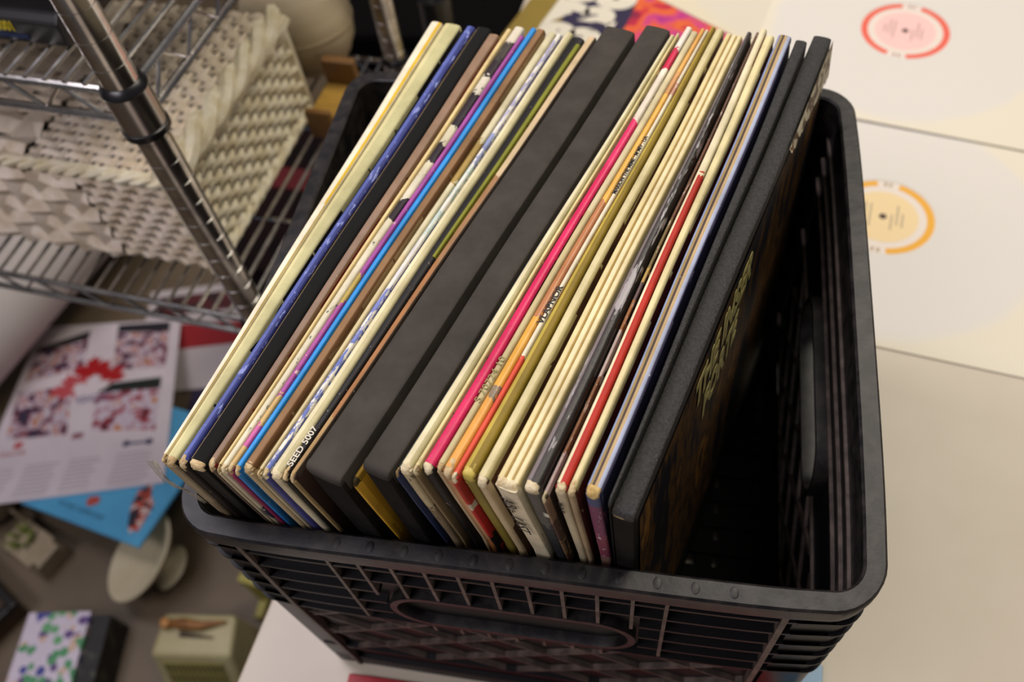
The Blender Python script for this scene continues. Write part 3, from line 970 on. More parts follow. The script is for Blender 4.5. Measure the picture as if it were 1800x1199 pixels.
# ------------------------------------------------------------------ loose records on the table
def sleeve_mat(name, c0, c1, cx, cy):
    m, nt, b = mat_base(name)
    b.inputs['Roughness'].default_value = .7
    g = N(nt, 'ShaderNodeTexCoord')
    vm = N(nt, 'ShaderNodeVectorMath', operation='LENGTH')
    nt.links.new(g.outputs['Object'], vm.inputs[0])
    nz = noise_node(nt, 9, 3)
    ad = N(nt, 'ShaderNodeMath', operation='MULTIPLY_ADD')
    ad.inputs[1].default_value = .018
    nt.links.new(nz.outputs['Fac'], ad.inputs[0]); nt.links.new(vm.outputs['Value'], ad.inputs[2])
    r_ = ramp(nt, [(.148, lin(c0)), (.160, lin(c1))])
    nt.links.new(ad.outputs[0], r_.inputs['Fac'])
    nt.links.new(r_.outputs['Color'], b.inputs['Base Color'])
    return m
def flat_record(label, cx, cy, z, ang, ring, disc, text_col, c0='#d8d3c9', c1='#ded6c0', half=.1545, lab=True):
    t = thing('inner_sleeve_record', label, 'record', (cx, cy, z), 'loose records lying on the table')
    A = Matrix.Rotation(math.radians(ang), 4, 'Z')
    # paper sleeve with its round window, modelled round the origin so the paper ages by distance from the middle
    mb = MB()
    n = 96
    sq, ci = [], []
    for k in range(n):
        a = 2 * PI * k / n
        c, s = math.cos(a), math.sin(a)
        f = half / max(abs(c), abs(s))
        sq.append((f * c, f * s)); ci.append((.0485 * c, .0485 * s))
    th = .0011
    mid = [(.149 * math.cos(2 * PI * k / n), .149 * math.sin(2 * PI * k / n)) for k in range(n)]
    vs = [V((x, y, 0)) for x, y in sq] + [V((x, y, th)) for x, y in sq] + [V((x, y, th + .0007)) for x, y in mid] + [V((x, y, th + .0007)) for x, y in ci] + [V((x, y, 0)) for x, y in ci]
    fs = []
    for k in range(n):
        l = (k + 1) % n
        fs += [(k, l, n + l, n + k), (n + k, n + l, 2 * n + l, 2 * n + k), (2 * n + k, 2 * n + l, 3 * n + l, 3 * n + k), (3 * n + k, 3 * n + l, 4 * n + l, 4 * n + k)]
    mb.add([A @ p for p in vs], fs)
    o = mb.build('paper_sleeve', sleeve_mat('sleeve_paper', c0, c1, 0, 0))
    o.location = (cx, cy, z); o.parent = t; o.location = (0, 0, 0)
    if lab:
        def disc_part(name, r0, r1, zz, m, a0=0, a1=360):
            b = MB()
            k_ = 64
            pts = []
            for k in range(k_ + 1):
                a = math.radians(ang + a0 + (a1 - a0) * k / k_)
                pts += [(cx + r0 * math.cos(a), cy + r0 * math.sin(a), zz), (cx + r1 * math.cos(a), cy + r1 * math.sin(a), zz)]
            b.add(pts, [(2 * k, 2 * k + 1, 2 * k + 3, 2 * k + 2) for k in range(k_)])
            return b.build(name, m, t)
        b = MB(); b.lathe([(.1495, .0003), (.1495, .0009), (.003, .0009)], 64, Matrix.Translation((cx, cy, z)))
        b.build('vinyl_disc', mat('vinyl', '#121112', .3), t)
        lb = disc_part('record_label', .0018, .0485, z + .0012, mat('label_white', '#e2d6c8', .6))
        for nm, r0, r1, zz, m, q0, q1 in (
            ('label_centre', .0018, .0330, z + .00135, disc, 0, 360),
            ('label_ring', .0405, .0475, z + .00135, ring, 102, 253), ('label_ring', .0405, .0475, z + .00135, ring, 279, 435),
            ('label_emblem', .0410, .0465, z + .00140, text_col, 261, 265), ('label_emblem', .0410, .0465, z + .00140, text_col, 268, 272),
            ('label_emblem', .0410, .0465, z + .00140, text_col, 84, 87.5), ('label_emblem', .0410, .0465, z + .00140, text_col, 90, 94)):
            e = disc_part(nm, r0, r1, zz, m, q0, q1)
        b = MB()
        for k, (x, y, ln) in enumerate(((-.017, .004, .024), (-.012, .0, .03), (.013, .004, .026), (.018, -.002, .018), (-.022, 0, .014), (.008, -.006, .02))):
            p = A @ V((x, y, 0))
            b.box((cx + p.x, cy + p.y, z + .00145), (.0018, ln, .0001), A.to_3x3())
        b.build('label_print', text_col, t)
        b = MB(); b.lathe([(.0036, .0), (.0036, .0004), (.0001, .0004)], 20, Matrix.Translation((cx, cy, z + .0011)))
        b.build('spindle_hole', mat('spindle_dark', '#4a3a34', .7), t)
    return t
flat_record('record in a white paper inner sleeve with an orange-yellow ringed label', .4276, .4836, 0, -9.5,
            mat('amber_print', '#e6a832', .6), mat('pale_amber_print', '#e8cf9c', .6), mat('grey_print_a', '#b3a184', .6))
flat_record('plain cream paper inner sleeve tucked under the red-ringed record', .367, .877, .0034, -36.7, None, None, None, c0='#d6ceba', c1='#d9cfb2', lab=False)
flat_record('record in a white paper inner sleeve with a red ringed pink label', .4674, .7630, .0070, -12.7,
            mat('red_print', '#e2624e', .6), mat('pink_print', '#efc3bb', .6), mat('grey_print_b', '#b3988e', .6)).rotation_euler = (.022, 0, 0)

# golden sleeve with bubble lettering
t = thing('album_cover', 'olive-gold album cover with fat white lettering and a pink-orange figure behind the crate', 'album cover', (.15, .73, 0))
O, ux, uy = V((-.035, .620, 0)), V((.953, -.303, 0)), V((.303, .953, 0))
mb = MB()
Mx = Matrix((ux, uy, V((0, 0, 1)))).transposed().to_4x4(); Mx.translation = O
mb.prism([(0, 0), (.296, 0), (.296, .314), (0, .314)], 0, .0028, Mx)
mb.build('jacket', mat('gold_print', '#8f7a34', .5, var='#857030', scale=12), t)
def blob(cx, cy, rx, ry, seed, n=40, am=.25):
    return [(cx + rx * math.cos(2 * PI * k / n) * (1 + am * noise.noise(V((math.cos(2 * PI * k / n) * 1.6, math.sin(2 * PI * k / n) * 1.6, seed)))), cy + ry * math.sin(2 * PI * k / n) * (1 + am * noise.noise(V((math.cos(2 * PI * k / n) * 1.6, math.sin(2 * PI * k / n) * 1.6, seed + 9))))) for k in range(n)]
mb = MB(); mb.prism(blob(.194, .182, .080, .120, 3), .0028, .0031, Mx)
mb.build('cover_figure', multi('figure_print', [(0, '#3a1440'), (.38, '#a8287c'), (.45, '#c8407a'), (.50, '#d8553a'), (.56, '#de6a2c'), (.61, '#c8283c'), (.70, '#7c1a3c')], 22, 2, interp='LINEAR'), t)
mb = MB(); mb.prism(blob(.096, .180, .040, .112, 6, am=.15), .0028, .00325, Mx)
mb.build('lettering_ground', mat('navy_print', '#2c2440', .6), t)  # navy print around the letters
M_bub = mat('offwhite_print', '#d9d2bd', .55)
for s_, x, y in (('oo', .032, .226), ('pa', .038, .180), ('ea', .040, .136), ('go', .036, .092), ('oo', .040, .048)):
    text_mesh('cover_lettering', s_, .072, O + ux * x + uy * y + V((0, 0, .0033)), ux, uy, M_bub, t, sx=1.15, off=.0064)

# red album cover in front, pale blue slim case right
t = thing('album_cover', 'bright red album cover lying in front of the crate at the bottom', 'album cover', (.135, -.07, 0))
A = Matrix.Translation((.0205, -.0075, 0)) @ Matrix.Rotation(math.radians(1.0), 4, 'Z')
mb = MB(); mb.prism([(0, -.10), (.31, -.10), (.31, 0), (0, 0)], 0, .003, A)
mb.build('jacket', mat('red_board', '#b3202a', .5, var='#a01a24', scale=50, bump=.1), t, bevel=.0008)
mb = MB(); mb.prism([(.02, -.085), (.29, -.085), (.29, -.045), (.02, -.045)], .003, .0033, A)
mb.build('cover_picture', mat('dark_red_picture', '#7d1720', .5, var='#b3202a', scale=30), t)
t = thing('slim_case', 'slim pale blue case standing against the lower right side of the crate', 'case', (.349, -.01, 0))
A = Matrix.Translation((.341, .047, 0)) @ Matrix.Rotation(math.radians(-4), 4, 'Z')
mb = MB(); mb.prism([(0, -.11), (.017, -.11), (.017, 0), (0, 0)], 0, .012, A)
mb.build('case_body', mat('pale_blue_plastic', '#7fa3bb', .35), t, bevel=.001)
mb = MB(); mb.prism([(.002, -.108), (.015, -.108), (.015, -.002), (.002, -.002)], .012, .0128, A)
mb.build('case_lid', mat('blue_plastic', '#4f83a8', .3), t)

# ------------------------------------------------------------------ chrome wire shelving unit
M_chrome = mat('chrome', '#d6d2cc', .22, 1.0, var='#aaa6a4', scale=40)
M_chromed = mat('dull_chrome', '#b3afae', .25, 1.0)
M_sleeve = mat('black_plastic_collar', '#121114', .3)
AU = math.radians(-6)
eu, ed = V((math.cos(AU), math.sin(AU), 0)), V((-math.sin(AU), math.cos(AU), 0))
PO = V((-.132, .268, 0))
UW, UD = 1.26, .365
def U(l, d, z):      # l metres left of the right post, d metres behind it
    return PO - eu * l + ed * d + V((0, 0, z))
shelf = thing('wire_shelving_unit', 'chrome wire shelving unit standing left of the table', 'shelving unit', U(UW / 2, UD / 2, -.74))
def post(l, d, parent, top=.62):
    mb = MB()
    prof = [(.0122, -.74)]
    z = -.74
    while z < top - .03:
        z += .0206
        prof += [(.0122, z - .0006), (.0118, z - .0004), (.0118, z + .0004), (.0122, z + .0006)]
    prof += [(.0122, top)]
    mb.lathe(prof, 20, Matrix.Translation(U(l, d, 0)))
    return mb.build('shelf_post', M_chrome, parent, smooth=True)
for l, d in ((0, 0), (UW, 0), (0, UD), (UW, UD)):
    post(l, d, shelf)
def wire_shelf(z):
    mb = MB()
    for dd, zz in ((0, z), (0, z - .024), (UD, z), (UD, z - .024)):
        mb.tube([U(.012, dd, zz), U(UW - .012, dd, zz)], .0030, 8)
    for l in (0, UW):
        for zz in (z, z - .024):
            mb.tube([U(l, .012, zz), U(l, UD - .012, zz)], .0030, 8)
    # zigzag struts
    for dd in (0, UD):
        pts = []
        k = 0
        x = .03
        while x < UW - .02:
            pts.append(U(x, dd, z - .0005 if k % 2 else z - .0235)); x += .024; k += 1
        mb.tube(pts, .0018, 6)
    for l in (0, UW):
        pts = []
        for k in range(15):
            pts.append(U(l, .02 + k * .023, z if k % 2 else z - .0235))
        mb.tube(pts, .0018, 6)
    x = .0155
    while x < UW:
        mb.tube([U(x, -.001, z + .003), U(x, UD, z + .003)], .0019, 6)
        x += .0158
    for dd in (.12, .25):
        mb.tube([U(.004, dd, z - .002), U(UW - .004, dd, z - .002)], .0022, 6)
    s_ = mb.build('wire_shelf', M_chrome, shelf, smooth=True)
    for l, d in ((0, 0), (UW, 0), (0, UD), (UW, UD)):
        mb = MB()
        T = Matrix.Translation(U(l, d, 0))
        mb.lathe([(.0127, z + .006), (.0155, z + .006), (.0155, z - .026), (.0127, z - .026)], 24, T)
        c = mb.build('shelf_collar', M_chromed, s_, smooth=True); c.matrix_parent_inverse = Matrix.Identity(4)
        mb = MB()
        mb.lathe([(.0124, z + .011), (.0148, z + .009), (.0162, z + .006), (.0156, z + .0045)], 24, T)
        c = mb.build('collar_clip', M_sleeve, s_, smooth=True); c.matrix_parent_inverse = Matrix.Identity(4)
        mb = MB()
        mb.lathe([(.0150, z - .024), (.0165, z - .025), (.0165, z - .030), (.0126, z - .032)], 24, T)
        c = mb.build('collar_clip', M_sleeve, s_, smooth=True); c.matrix_parent_inverse = Matrix.Identity(4)
wire_shelf(.305)
wire_shelf(.045)
# post of the next unit behind
PO_keep = PO
t = thing('shelf_post', 'chrome grooved post of the next shelving unit behind the crate', 'post', (-.060, .70, -.74))
mb = MB()
prof = [(.0122, -.74)]
z = -.74
while z < .5:
    z += .0206
    prof += [(.0122, z - .0006), (.0118, z - .0004), (.0118, z + .0004), (.0122, z + .0006)]
prof += [(.0122, .55)]
mb.lathe(prof, 20, Matrix.Translation((-.060, .70, 0)))
mb.build('post_tube', M_chrome, t, smooth=True)
mb = MB(); mb.lathe([(.0125, .04), (.019, .04), (.019, .085), (.0125, .085)], 20, Matrix.Translation((-.060, .70, 0)))
mb.build('post_collar', M_sleeve, t, smooth=True)

# black electronics case on the upper shelf
M_blk = mat('black_hard_plastic', '#0e0d0e', .4, var='#161415', scale=30)
t = thing('equipment_case', 'black plastic equipment case with yellow lettering on the upper wire shelf', 'case', U(.30, .16, .3102))
cb = Matrix((eu, ed, V((0, 0, 1)))).transposed().to_4x4(); cb.translation = U(.06, .030, .3102)
mb = MB()
prof = [(0, 0), (0, .018), (.006, .024), (.012, .050), (.030, .062), (.24, .062), (.25, .05), (.25, 0)]   # (depth, height)
nv = len(prof)
vs = [cb @ V((x, d_, h)) for x in (-.50, 0) for d_, h in prof]
fs = [tuple(range(nv)), tuple(range(2 * nv - 1, nv - 1, -1))] + [(k, nv + k, nv + (k + 1) % nv, (k + 1) % nv) for k in range(nv)]
mb.add(vs, fs)
mb.build('case_body', M_blk, t, bevel=.002)
mb = MB()
mb.box(cb @ V((-.25, .14, .065)), (.42, .16, .006), cb.to_3x3())
mb.build('case_lid', mat('black_lid', '#1a1718', .3), t, bevel=.002)
fx, fz = eu, (cb.to_3x3() @ V((0, .006, .026))).normalized()
text_mesh('case_lettering', '-996-/10001', .0105, cb @ V((-.0370, -.0006, .0105)), eu, V((0, 0, 1)), mat('yellow_print', '#c9b41e', .5), t, align='RIGHT', sx=.75, off=.0003)
mb = MB(); mb.box(cb @ V((-.105, -.0004, .0060)), (.15, .0008, .0026), cb.to_3x3())
o = mb.build('blue_stripe', mat('blue_print', '#12284c', .6), t)

# ------------------------------------------------------------------ woven basket on the lower shelf
M_wick = mat('white_wicker', '#efe7cf', .75, var='#d8caa6', scale=60, bump=.2)
M_wickp = mat('pinkish_wicker', '#f0e2d0', .75, var='#d8c5aa', scale=60, bump=.2)
M_gapd = mat('basket_gap_shade', '#2b221a', .9)
bask = thing('wicker_basket', 'white woven wicker basket on the lower wire shelf', 'basket', U(.30, .15, .0505))
BX0, BX1, BY0, BY1, BZ0, BZ1 = .058, .50, .038, .262, .0580, .172
def Bk(l, d, z): return U(l, d, z)
mb = MB()
g = .006
q = [Bk(BX1 - g, BY0 + g, 0), Bk(BX0 + g, BY0 + g, 0), Bk(BX0 + g, BY1 - g, 0), Bk(BX1 - g, BY1 - g, 0)]
mb.hexa([p + V((0, 0, BZ0 + .002)) for p in q], [p + V((0, 0, BZ1 - .008)) for p in q])
mb.build('dark_core', M_gapd, bask)  # solid dark core stands in for the shade between the strands
def weave(name, f, u0, u1, v0, v1, nu, nv, wu, wv, amp, m, parent):
    """f(u, v, out): stakes at nu places along u, weavers at nv places along v, passing over and under"""
    mb = MB()
    du, dv = (u1 - u0) / nu, (v1 - v0) / nv
    def strip(pts, wdir, w_):
        n_ = len(pts)
        vs = []
        for (u, v, o) in pts:
            a = (u - wdir[0] * w_ / 2, v - wdir[1] * w_ / 2); b_ = (u + wdir[0] * w_ / 2, v + wdir[1] * w_ / 2)
            c_ = (u, v)
            vs += [f(a[0], a[1], o), f(c_[0], c_[1], o + w_ * .28), f(b_[0], b_[1], o)]
        fs = []
        for k in range(n_ - 1):
            fs += [(3 * k, 3 * k + 1, 3 * k + 4, 3 * k + 3), (3 * k + 1, 3 * k + 2, 3 * k + 5, 3 * k + 4)]
        mb.add(vs, fs)
    for j in range(nv):
        v = v0 + dv * (j + .5)
        pts = []
        for k in range(nu * 4 + 1):
            u = u0 + du * k / 4
            pts.append((u, v, amp * math.cos(PI * (k / 4 - .5 + j))))
        strip(pts, (0, 1), wv)
    for i in range(nu):
        u = u0 + du * (i + .5)
        pts = []
        for k in range(nv * 2 + 1):
            v = v0 + dv * k / 2
            pts.append((u, v, amp * .3 * math.cos(PI * (k / 2 - .5 + i + 1))))
        strip(pts, (1, 0), wu)
    return mb.build(name, m, parent, smooth=True)
weave('front_panel', lambda u, v, o: Bk(u, BY0 - o, v), BX0, .150, BZ0 + .004, BZ1 - .006, 9, 9, .005, .0115, .0026, M_wickp, bask)
o = weave('splint_panel', lambda u, v, o: Bk(u, BY0 - o, v), .150, BX1, BZ0 + .002, BZ1 - .006, 11, 5, .024, .0225, .0030, M_wickp, bask)
o['label'] = 'wide flat splints woven into the front'
weave('side_panel', lambda u, v, o: Bk(BX0 - o, u, v), BY0, BY1, BZ0 + .004, BZ1 - .004, 18, 11, .006, .0098, .0026, M_wick, bask)
weave('lid', lambda u, v, o: Bk(u, v, BZ1 + o), BX0, .20, BY0, BY1, 11, 22, .006, .0090, .0022, M_wickp, bask)
weave('lid_splints', lambda u, v, o: Bk(u, v, BZ1 + o), .20, BX1, BY0, BY1, 8, 8, .026, .026, .0025, M_wickp, bask)
mb = MB()
for k in range(3):
    def braid(p0, p1, n_=40, ph=0, k_=1):
        pts = []
        for i in range(n_ + 1):
            t_ = i / n_
            p = V(p0).lerp(V(p1), t_)
            d = (V(p1) - V(p0)).normalized()
            s_ = d.cross(V((0, 0, 1))).normalized()
            a = t_ * (V(p1) - V(p0)).length * 130 / k_ + ph
            pts.append(p + s_ * math.cos(a) * .0035 * k_ + V((0, 0, 1)) * math.sin(a) * .0035 * k_)
        mb.tube(pts, .0034 * k_, 6)
    ph = 2 * PI * k / 3
    braid(Bk(BX0, BY0, BZ1), Bk(BX0, BY1, BZ1), 40, ph, 2)
    braid(Bk(BX1, BY0, BZ1), Bk(BX0, BY0, BZ1), 60, ph)
    braid(Bk(BX0, BY0, BZ0 + .004), Bk(BX0, BY1, BZ0 + .004), 40, ph)
mb.tube([Bk(BX0, BY1, BZ1), Bk(BX0, BY1, BZ0)], .005, 8)
mb.tube([Bk(BX0, BY0, BZ1), Bk(BX0, BY0, BZ0)], .005, 8)
mb.build('braided_border', M_wick, bask, smooth=True)

# amber wooden tray and beige bundle behind the basket
M_amb = mat('amber_wood', '#b8903c', .5, var='#8f6c2c', scale=14, stretch=(1, 6, 1), lo=.3, hi=.7)
M_ambd = mat('dark_amber_wood', '#7a5526', .55, var='#65441c', scale=14, stretch=(1, 6, 1))
t = thing('wooden_tray', 'amber wooden tray with upright ends behind the wicker basket', 'tray', U(.045, .318, .0505))
def tray(l0, l1, d0, d1, z0, z1, name, m):
    mb = MB()
    q = [U(l1, d0, 0), U(l0, d0, 0), U(l0, d1, 0), U(l1, d1, 0)]
    mb.hexa([p + V((0, 0, z0)) for p in q], [p + V((0, 0, z1)) for p in q])
    mb.build(name, m, t, bevel=.0015)
tray(.008, .044, .236, .296, .0510, .076, 'tray_base', M_amb)
tray(.008, .044, .286, .296, .0762, .104, 'end_board', M_ambd)
tray(.016, .044, .229, .2358, .0510, .086, 'end_board', M_ambd)
BC = V((-.184, .608, .1115))
t = thing('cloth_bundle', 'rounded beige cloth bundle resting behind the basket and the amber tray', 'cloth bundle', BC - V((0, 0, .056)))
mb = MB()
BS = Matrix.Translation(BC) @ Matrix.Diagonal((1.08, .92, 1.08, 1))
mb.lathe([(.001, -.0555), (.022, -.053), (.042, -.038), (.054, -.015), (.056, .006), (.050, .028), (.036, .046), (.016, .055), (.001, .056)], 40, BS)
mb.build('bundle_body', mat('beige_cloth', '#cbbb9a', .85, var='#bfae8c', scale=8, stretch=(1, 1, 9), bump=.1), t, smooth=True)
mb = MB()
for zz, rr in ((-.030, .0468), (.004, .0562)):
    mb.tube([BS @ V((rr * math.cos(a * PI / 20), rr * math.sin(a * PI / 20), zz)) for a in range(40)], .0007, 6, closed=True)
mb.build('seam', mat('beige_seam', '#ac9c7a', .85), t, smooth=True)

# dark equipment behind the left table edge
t = thing('storage_trunk', 'large black storage trunk in the dark behind the table edge', 'trunk', (-.125, 1.13, -.74))
mb = MB(); mb.box((-.125, 1.13, -.42), (.26, .60, .62))
mb.build('trunk_body', mat('black_trunk', '#070606', .9, var='#0d0b0b', scale=20, spec=.1), t, bevel=.01)
mb = MB(); mb.box((-.125, 1.13, -.09), (.27, .61, .05))
mb.build('trunk_lid', mat('black_trunk_lid', '#070606', .9, spec=.08), t, bevel=.01)
mb = MB(); mb.box((-.125, .824, -.13), (.05, .01, .04))
mb.build('latch', M_chromed, t, bevel=.002)
t = thing('crate_stack_box', 'dark wine-red cardboard box on the floor under the wire shelves', 'box', (-.405, .895, -.74))
mb = MB(); mb.box((-.405, .895, -.59), (.225, .42, .30), Matrix.Rotation(math.radians(-4), 3, 'Z'))
mb.build('box_body', mat('wine_board', '#0f090a', .85, var='#1e0b0d', scale=12, spec=.15), t, bevel=.003)
mb = MB(); mb.box((-.405, .895, -.4385), (.227, .05, .003), Matrix.Rotation(math.radians(-4), 3, 'Z'))
mb.build('packing_tape', mat('red_tape', '#5c1216', .5), t)

# ------------------------------------------------------------------ things on the floor left of the table
FZ = -.74
# hockey sheet: bottom edge propped on the blue album
def frame3(o, ux, uy):
    ux, uy = V(ux).normalized(), V(uy).normalized()
    uz = ux.cross(uy)
    M_ = Matrix((ux, uy, uz)).transposed().to_4x4(); M_.translation = V(o)
    return M_
PO3 = V((-.9067, .2702, -.620))
ux, uy = V((.9651, .2619, 0)), V((-.2542, .9366, -.2411))
PM = frame3(PO3, ux, uy)
t = thing('hockey_poster', 'white hockey poster with red maple leaves and four action photos on the floor', 'poster', PM @ V((.15, .22, 0)))
mb = MB(); mb.prism([(0, 0), (.342, 0), (.273, .446), (-.036, .480)], -.0015, 0, PM)
mb.build('poster_sheet', mat('poster_paper', '#d6cbd0', .6, var='#cdc2c8', scale=10), t)
def photo(q, stops, sc, top=None):
    b = MB(); b.prism(q, 0, .0006, PM)
    o = b.build('action_photo', multi('hockey_photo', stops, sc * 1.0, 3, interp='LINEAR'), t)
    if top:
        l = lambda a, c, f: (a[0] + (c[0] - a[0]) * f, a[1] + (c[1] - a[1]) * f)
        b = MB(); b.prism([l(q[0], q[3], .82), l(q[1], q[2], .78), q[2], q[3]], .0006, .0009, PM)
        c = b.build('photo_backdrop', mat('photo_dark', top, .6), o); c.matrix_parent_inverse = Matrix.Identity(4)
st = [(0, '#241f33'), (.40, '#3b3148'), (.45, '#8a2a34'), (.49, '#b9adba'), (.56, '#c6bcc6'), (.60, '#b5483c'), (.63, '#b98a4a'), (.67, '#a7a0b8')]
photo([(.012, .153), (.128, .146), (.094, .279), (-.010, .279)], st, 38)
photo([(.172, .147), (.296, .128), (.274, .270), (.147, .271)], [(0, '#2c2226'), (.38, '#5a2430'), (.44, '#a83440'), (.50, '#c3b6c4'), (.60, '#cbbfcb'), (.66, '#c0783c')], 40, '#1a2420')
photo([(-.009, .308), (.100, .327), (.082, .445), (-.018, .409)], st, 44, '#241f22')
photo([(.166, .310), (.275, .298), (.252, .440), (.140, .452)], st, 42, '#26262c')
leaf = [(0, -1.0), (.07, -.45), (.62, -.55), (.50, -.32), (1.0, .12), (.84, .2), (.93, .52), (.62, .45), (.55, .6), (.28, .3), (.38, .88), (.19, .76), (0, 1.1)]
leaf = leaf + [(-x, y) for x, y in reversed(leaf[1:-1])]
def leaf_part(cx, cy, s, m, z1, rot=0):
    b = MB()
    c_, s_ = math.cos(rot), math.sin(rot)
    b.prism([(cx + s * (x * c_ - y * s_), cy + s * (x * s_ + y * c_)) for x, y in leaf], 0, z1, PM)
    return b.build('maple_leaf', m, t)
M_red = mat('leaf_red', '#a81218', .6)
leaf_part(.097, .272, .042, mat('leaf_pale_red', '#bb4c52', .6), .0011, .45)
leaf_part(.122, .318, .038, M_red, .0014, .1)
leaf_part(.166, .293, .032, M_red, .0013, -.6)
leaf_part(.136, .262, .038, mat('leaf_white', '#d6cbd0', .6), .0018)
text_mesh('blue_lettering', 'GCC', .024, PM @ V((.118, .226, .002)), ux, uy, mat('blue_violet_print', '#5a5488', .6), t, sx=1.3)
text_mesh('red_lettering', 'Coca-Cola', .014, PM @ V((.014, .110, .001)), ux, uy, mat('faded_red_print', '#b8676c', .6), t, sx=.8)
b = MB()
b.prism([(.034, .126), (.050, .126), (.050, .142), (.034, .142)], 0, .0006, PM)
b.build('red_badge', mat('faded_red_badge', '#b8585c', .6), t)
b = MB()
for cx, cy in ((.250, .103), (.292, .101)):
    b.prism([(cx + .007 * math.cos(k * PI / 8), cy + .007 * math.sin(k * PI / 8)) for k in range(16)], 0, .0007, PM)
b.prism([(.250, .1000), (.292, .0985), (.292, .1035), (.250, .1050)], 0, .0006, PM)
b.build('navy_emblem', mat('navy_emblem_print', '#2c2a50', .6), t)
b = MB(); b.prism([(.140, .132), (.160, .132), (.160, .146), (.140, .146)], 0, .0006, PM)
b.build('round_badge', mat('dull_red_badge', '#8a5a64', .6), t)
b = MB()
for c0, c1 in ((.012, .060), (.075, .140), (.155, .215), (.240, .312)):
    for k in range(8):
        wv = c1 - .014 * random.random()
        b.prism([(c0, .010 + k * .0095), (wv, .010 + k * .0095), (wv, .0138 + k * .0095), (c0, .0138 + k * .0095)], 0, .0004, PM)
b.build('text_columns', mat('grey_text', '#b3a8ae', .6), t)

# blue album poking out under the poster, carried by a carton
BU, BV = V((math.cos(math.radians(152)), math.sin(math.radians(152)))), V((math.cos(math.radians(70)), math.sin(math.radians(70))))
def bl(u, v):
    return (.330 + BU.x * u + BV.x * v, -.126 + BU.y * u + BV.y * v)
t = thing('album_cover', 'blue album cover with a hockey player poking out below the hockey poster', 'album cover', PM @ V((.25, 0, -.008)))
b = MB(); b.prism([bl(0, 0), bl(0, .27), bl(.27, .27), bl(.27, 0)], -.0085, -.0035, PM)
b.build('jacket', mat('sky_blue_print', '#57a8d2', .5, var='#4c9ac4', scale=12), t)
b = MB(); b.prism(blob(.312, -.045, .017, .050, 4, am=.5), -.0035, -.0030, PM)
b.build('player_picture', multi('player_print', [(0, '#2a2630'), (.42, '#35303c'), (.47, '#b8452c'), (.55, '#c9c3bd'), (.62, '#c46a4a')], 60, 2), t)
b = MB(); b.prism(blob(.224, -.018, .013, .010, 8, am=.4), -.0035, -.0030, PM)
b.build('player_glove', mat('red_glove_print', '#b04a3c', .6), t)
rd = (PM.to_3x3() @ V((-BU.x, -BU.y, 0)))
ru = PM.to_3x3().col[2].cross(rd)
p = bl(.20, .020)
text_mesh('dark_lettering', 'HOCKEY SUPERSTARS', .0125, PM @ V((p[0], p[1], -.0033)), rd, ru, mat('dark_blue_print', '#1f4258', .6), t, sx=.85)
t = thing('carton', 'brown cardboard carton on the floor carrying the poster and blue album', 'carton', (-.70, .40, FZ))
A = Matrix.Translation((-.74, .43, FZ)) @ Matrix.Rotation(math.radians(15), 4, 'Z')
b = MB(); b.prism([(-.10, -.06), (.07, -.06), (.07, .06), (-.10, .06)], 0, .056, A)
b.build('carton_body', mat('brown_board', '#4a3d2c', .85, var='#3d3224', scale=20), t)
b = MB(); b.prism([(-.02, -.061), (.01, -.061), (.01, .061), (-.02, .061)], .03, .0568, A)
b.build('packing_tape', mat('tan_tape', '#6d5c40', .5), t)

# red-and-white sleeve and dark violet sleeve right of the poster
t = thing('album_cover', 'red and white album cover lying right of the hockey poster', 'album cover', (-.70, .72, FZ))
A = frame3((-.79, .57, FZ + .0048), (1, .25, 0), (-.25, 1, 0))
b = MB(); b.prism([(0, 0), (.26, 0), (.26, .26), (0, .26)], 0, .004, A)
b.build('jacket', mat('white_board', '#b5abab', .6), t)
b = MB(); b.prism([(.0, .10), (.26, .10), (.26, .15), (0, .17)], .004, .0046, A)
b.build('red_band', mat('deep_red_print', '#8d151c', .5), t)
b = MB(); b.prism([(.02, .19), (.24, .19), (.24, .24), (.02, .24)], .004, .0046, A)
b.build('dark_picture', mat('dark_picture_print', '#241c1c', .5, var='#5a1c20', scale=30), t)
t = thing('album_cover', 'dark violet album cover half under the right edge of the hockey poster', 'album cover', (-.62, .46, FZ))
A = frame3((-.635, .40, FZ), (1, .18, 0), (-.18, 1, 0))
b = MB(); b.prism([(0, 0), (.22, 0), (.22, .22), (0, .22)], 0, .004, A)
b.build('jacket', mat('violet_print', '#1a1630', .5, var='#2c1c40', scale=16), t)
b = MB(); b.prism(blob(.165, .13, .030, .045, 2), .004, .0046, A)
b.build('cover_picture', multi('violet_picture', [(0, '#1c2a5a'), (.45, '#3a4a8c'), (.55, '#5a1f4a'), (.7, '#7a2a5a')], 30, 2), t)

# big roll of white paper at the left
t = thing('paper_roll', 'thick white paper roll lying under the wire shelves at far left', 'paper roll', (-1.05, .70, FZ))
b = MB()
d = V((.068, .284, 0)).normalized()
c0 = V((-1.075, .47, FZ + .160))
A = frame3(c0, d.cross(V((0, 0, 1))), V((0, 0, 1)))
A = Matrix((d.cross(V((0, 0, 1))), V((0, 0, 1)), -d)).transposed().to_4x4(); A.translation = c0
b.lathe([(.030, 0), (.087, 0), (.090, -.003), (.090, -.597), (.087, -.60), (.030, -.60), (.030, 0)], 48, A)
b.build('rolled_paper', mat('white_roll_paper', '#c3bab4', .7, var='#bbb1aa', scale=4), t, smooth=True)
b = MB(); b.lathe([(.0285, .004), (.0298, .004), (.0298, -.604), (.0285, -.604)], 32, A, closed=True)
b.build('cardboard_core', M_cardboard, t, smooth=True)

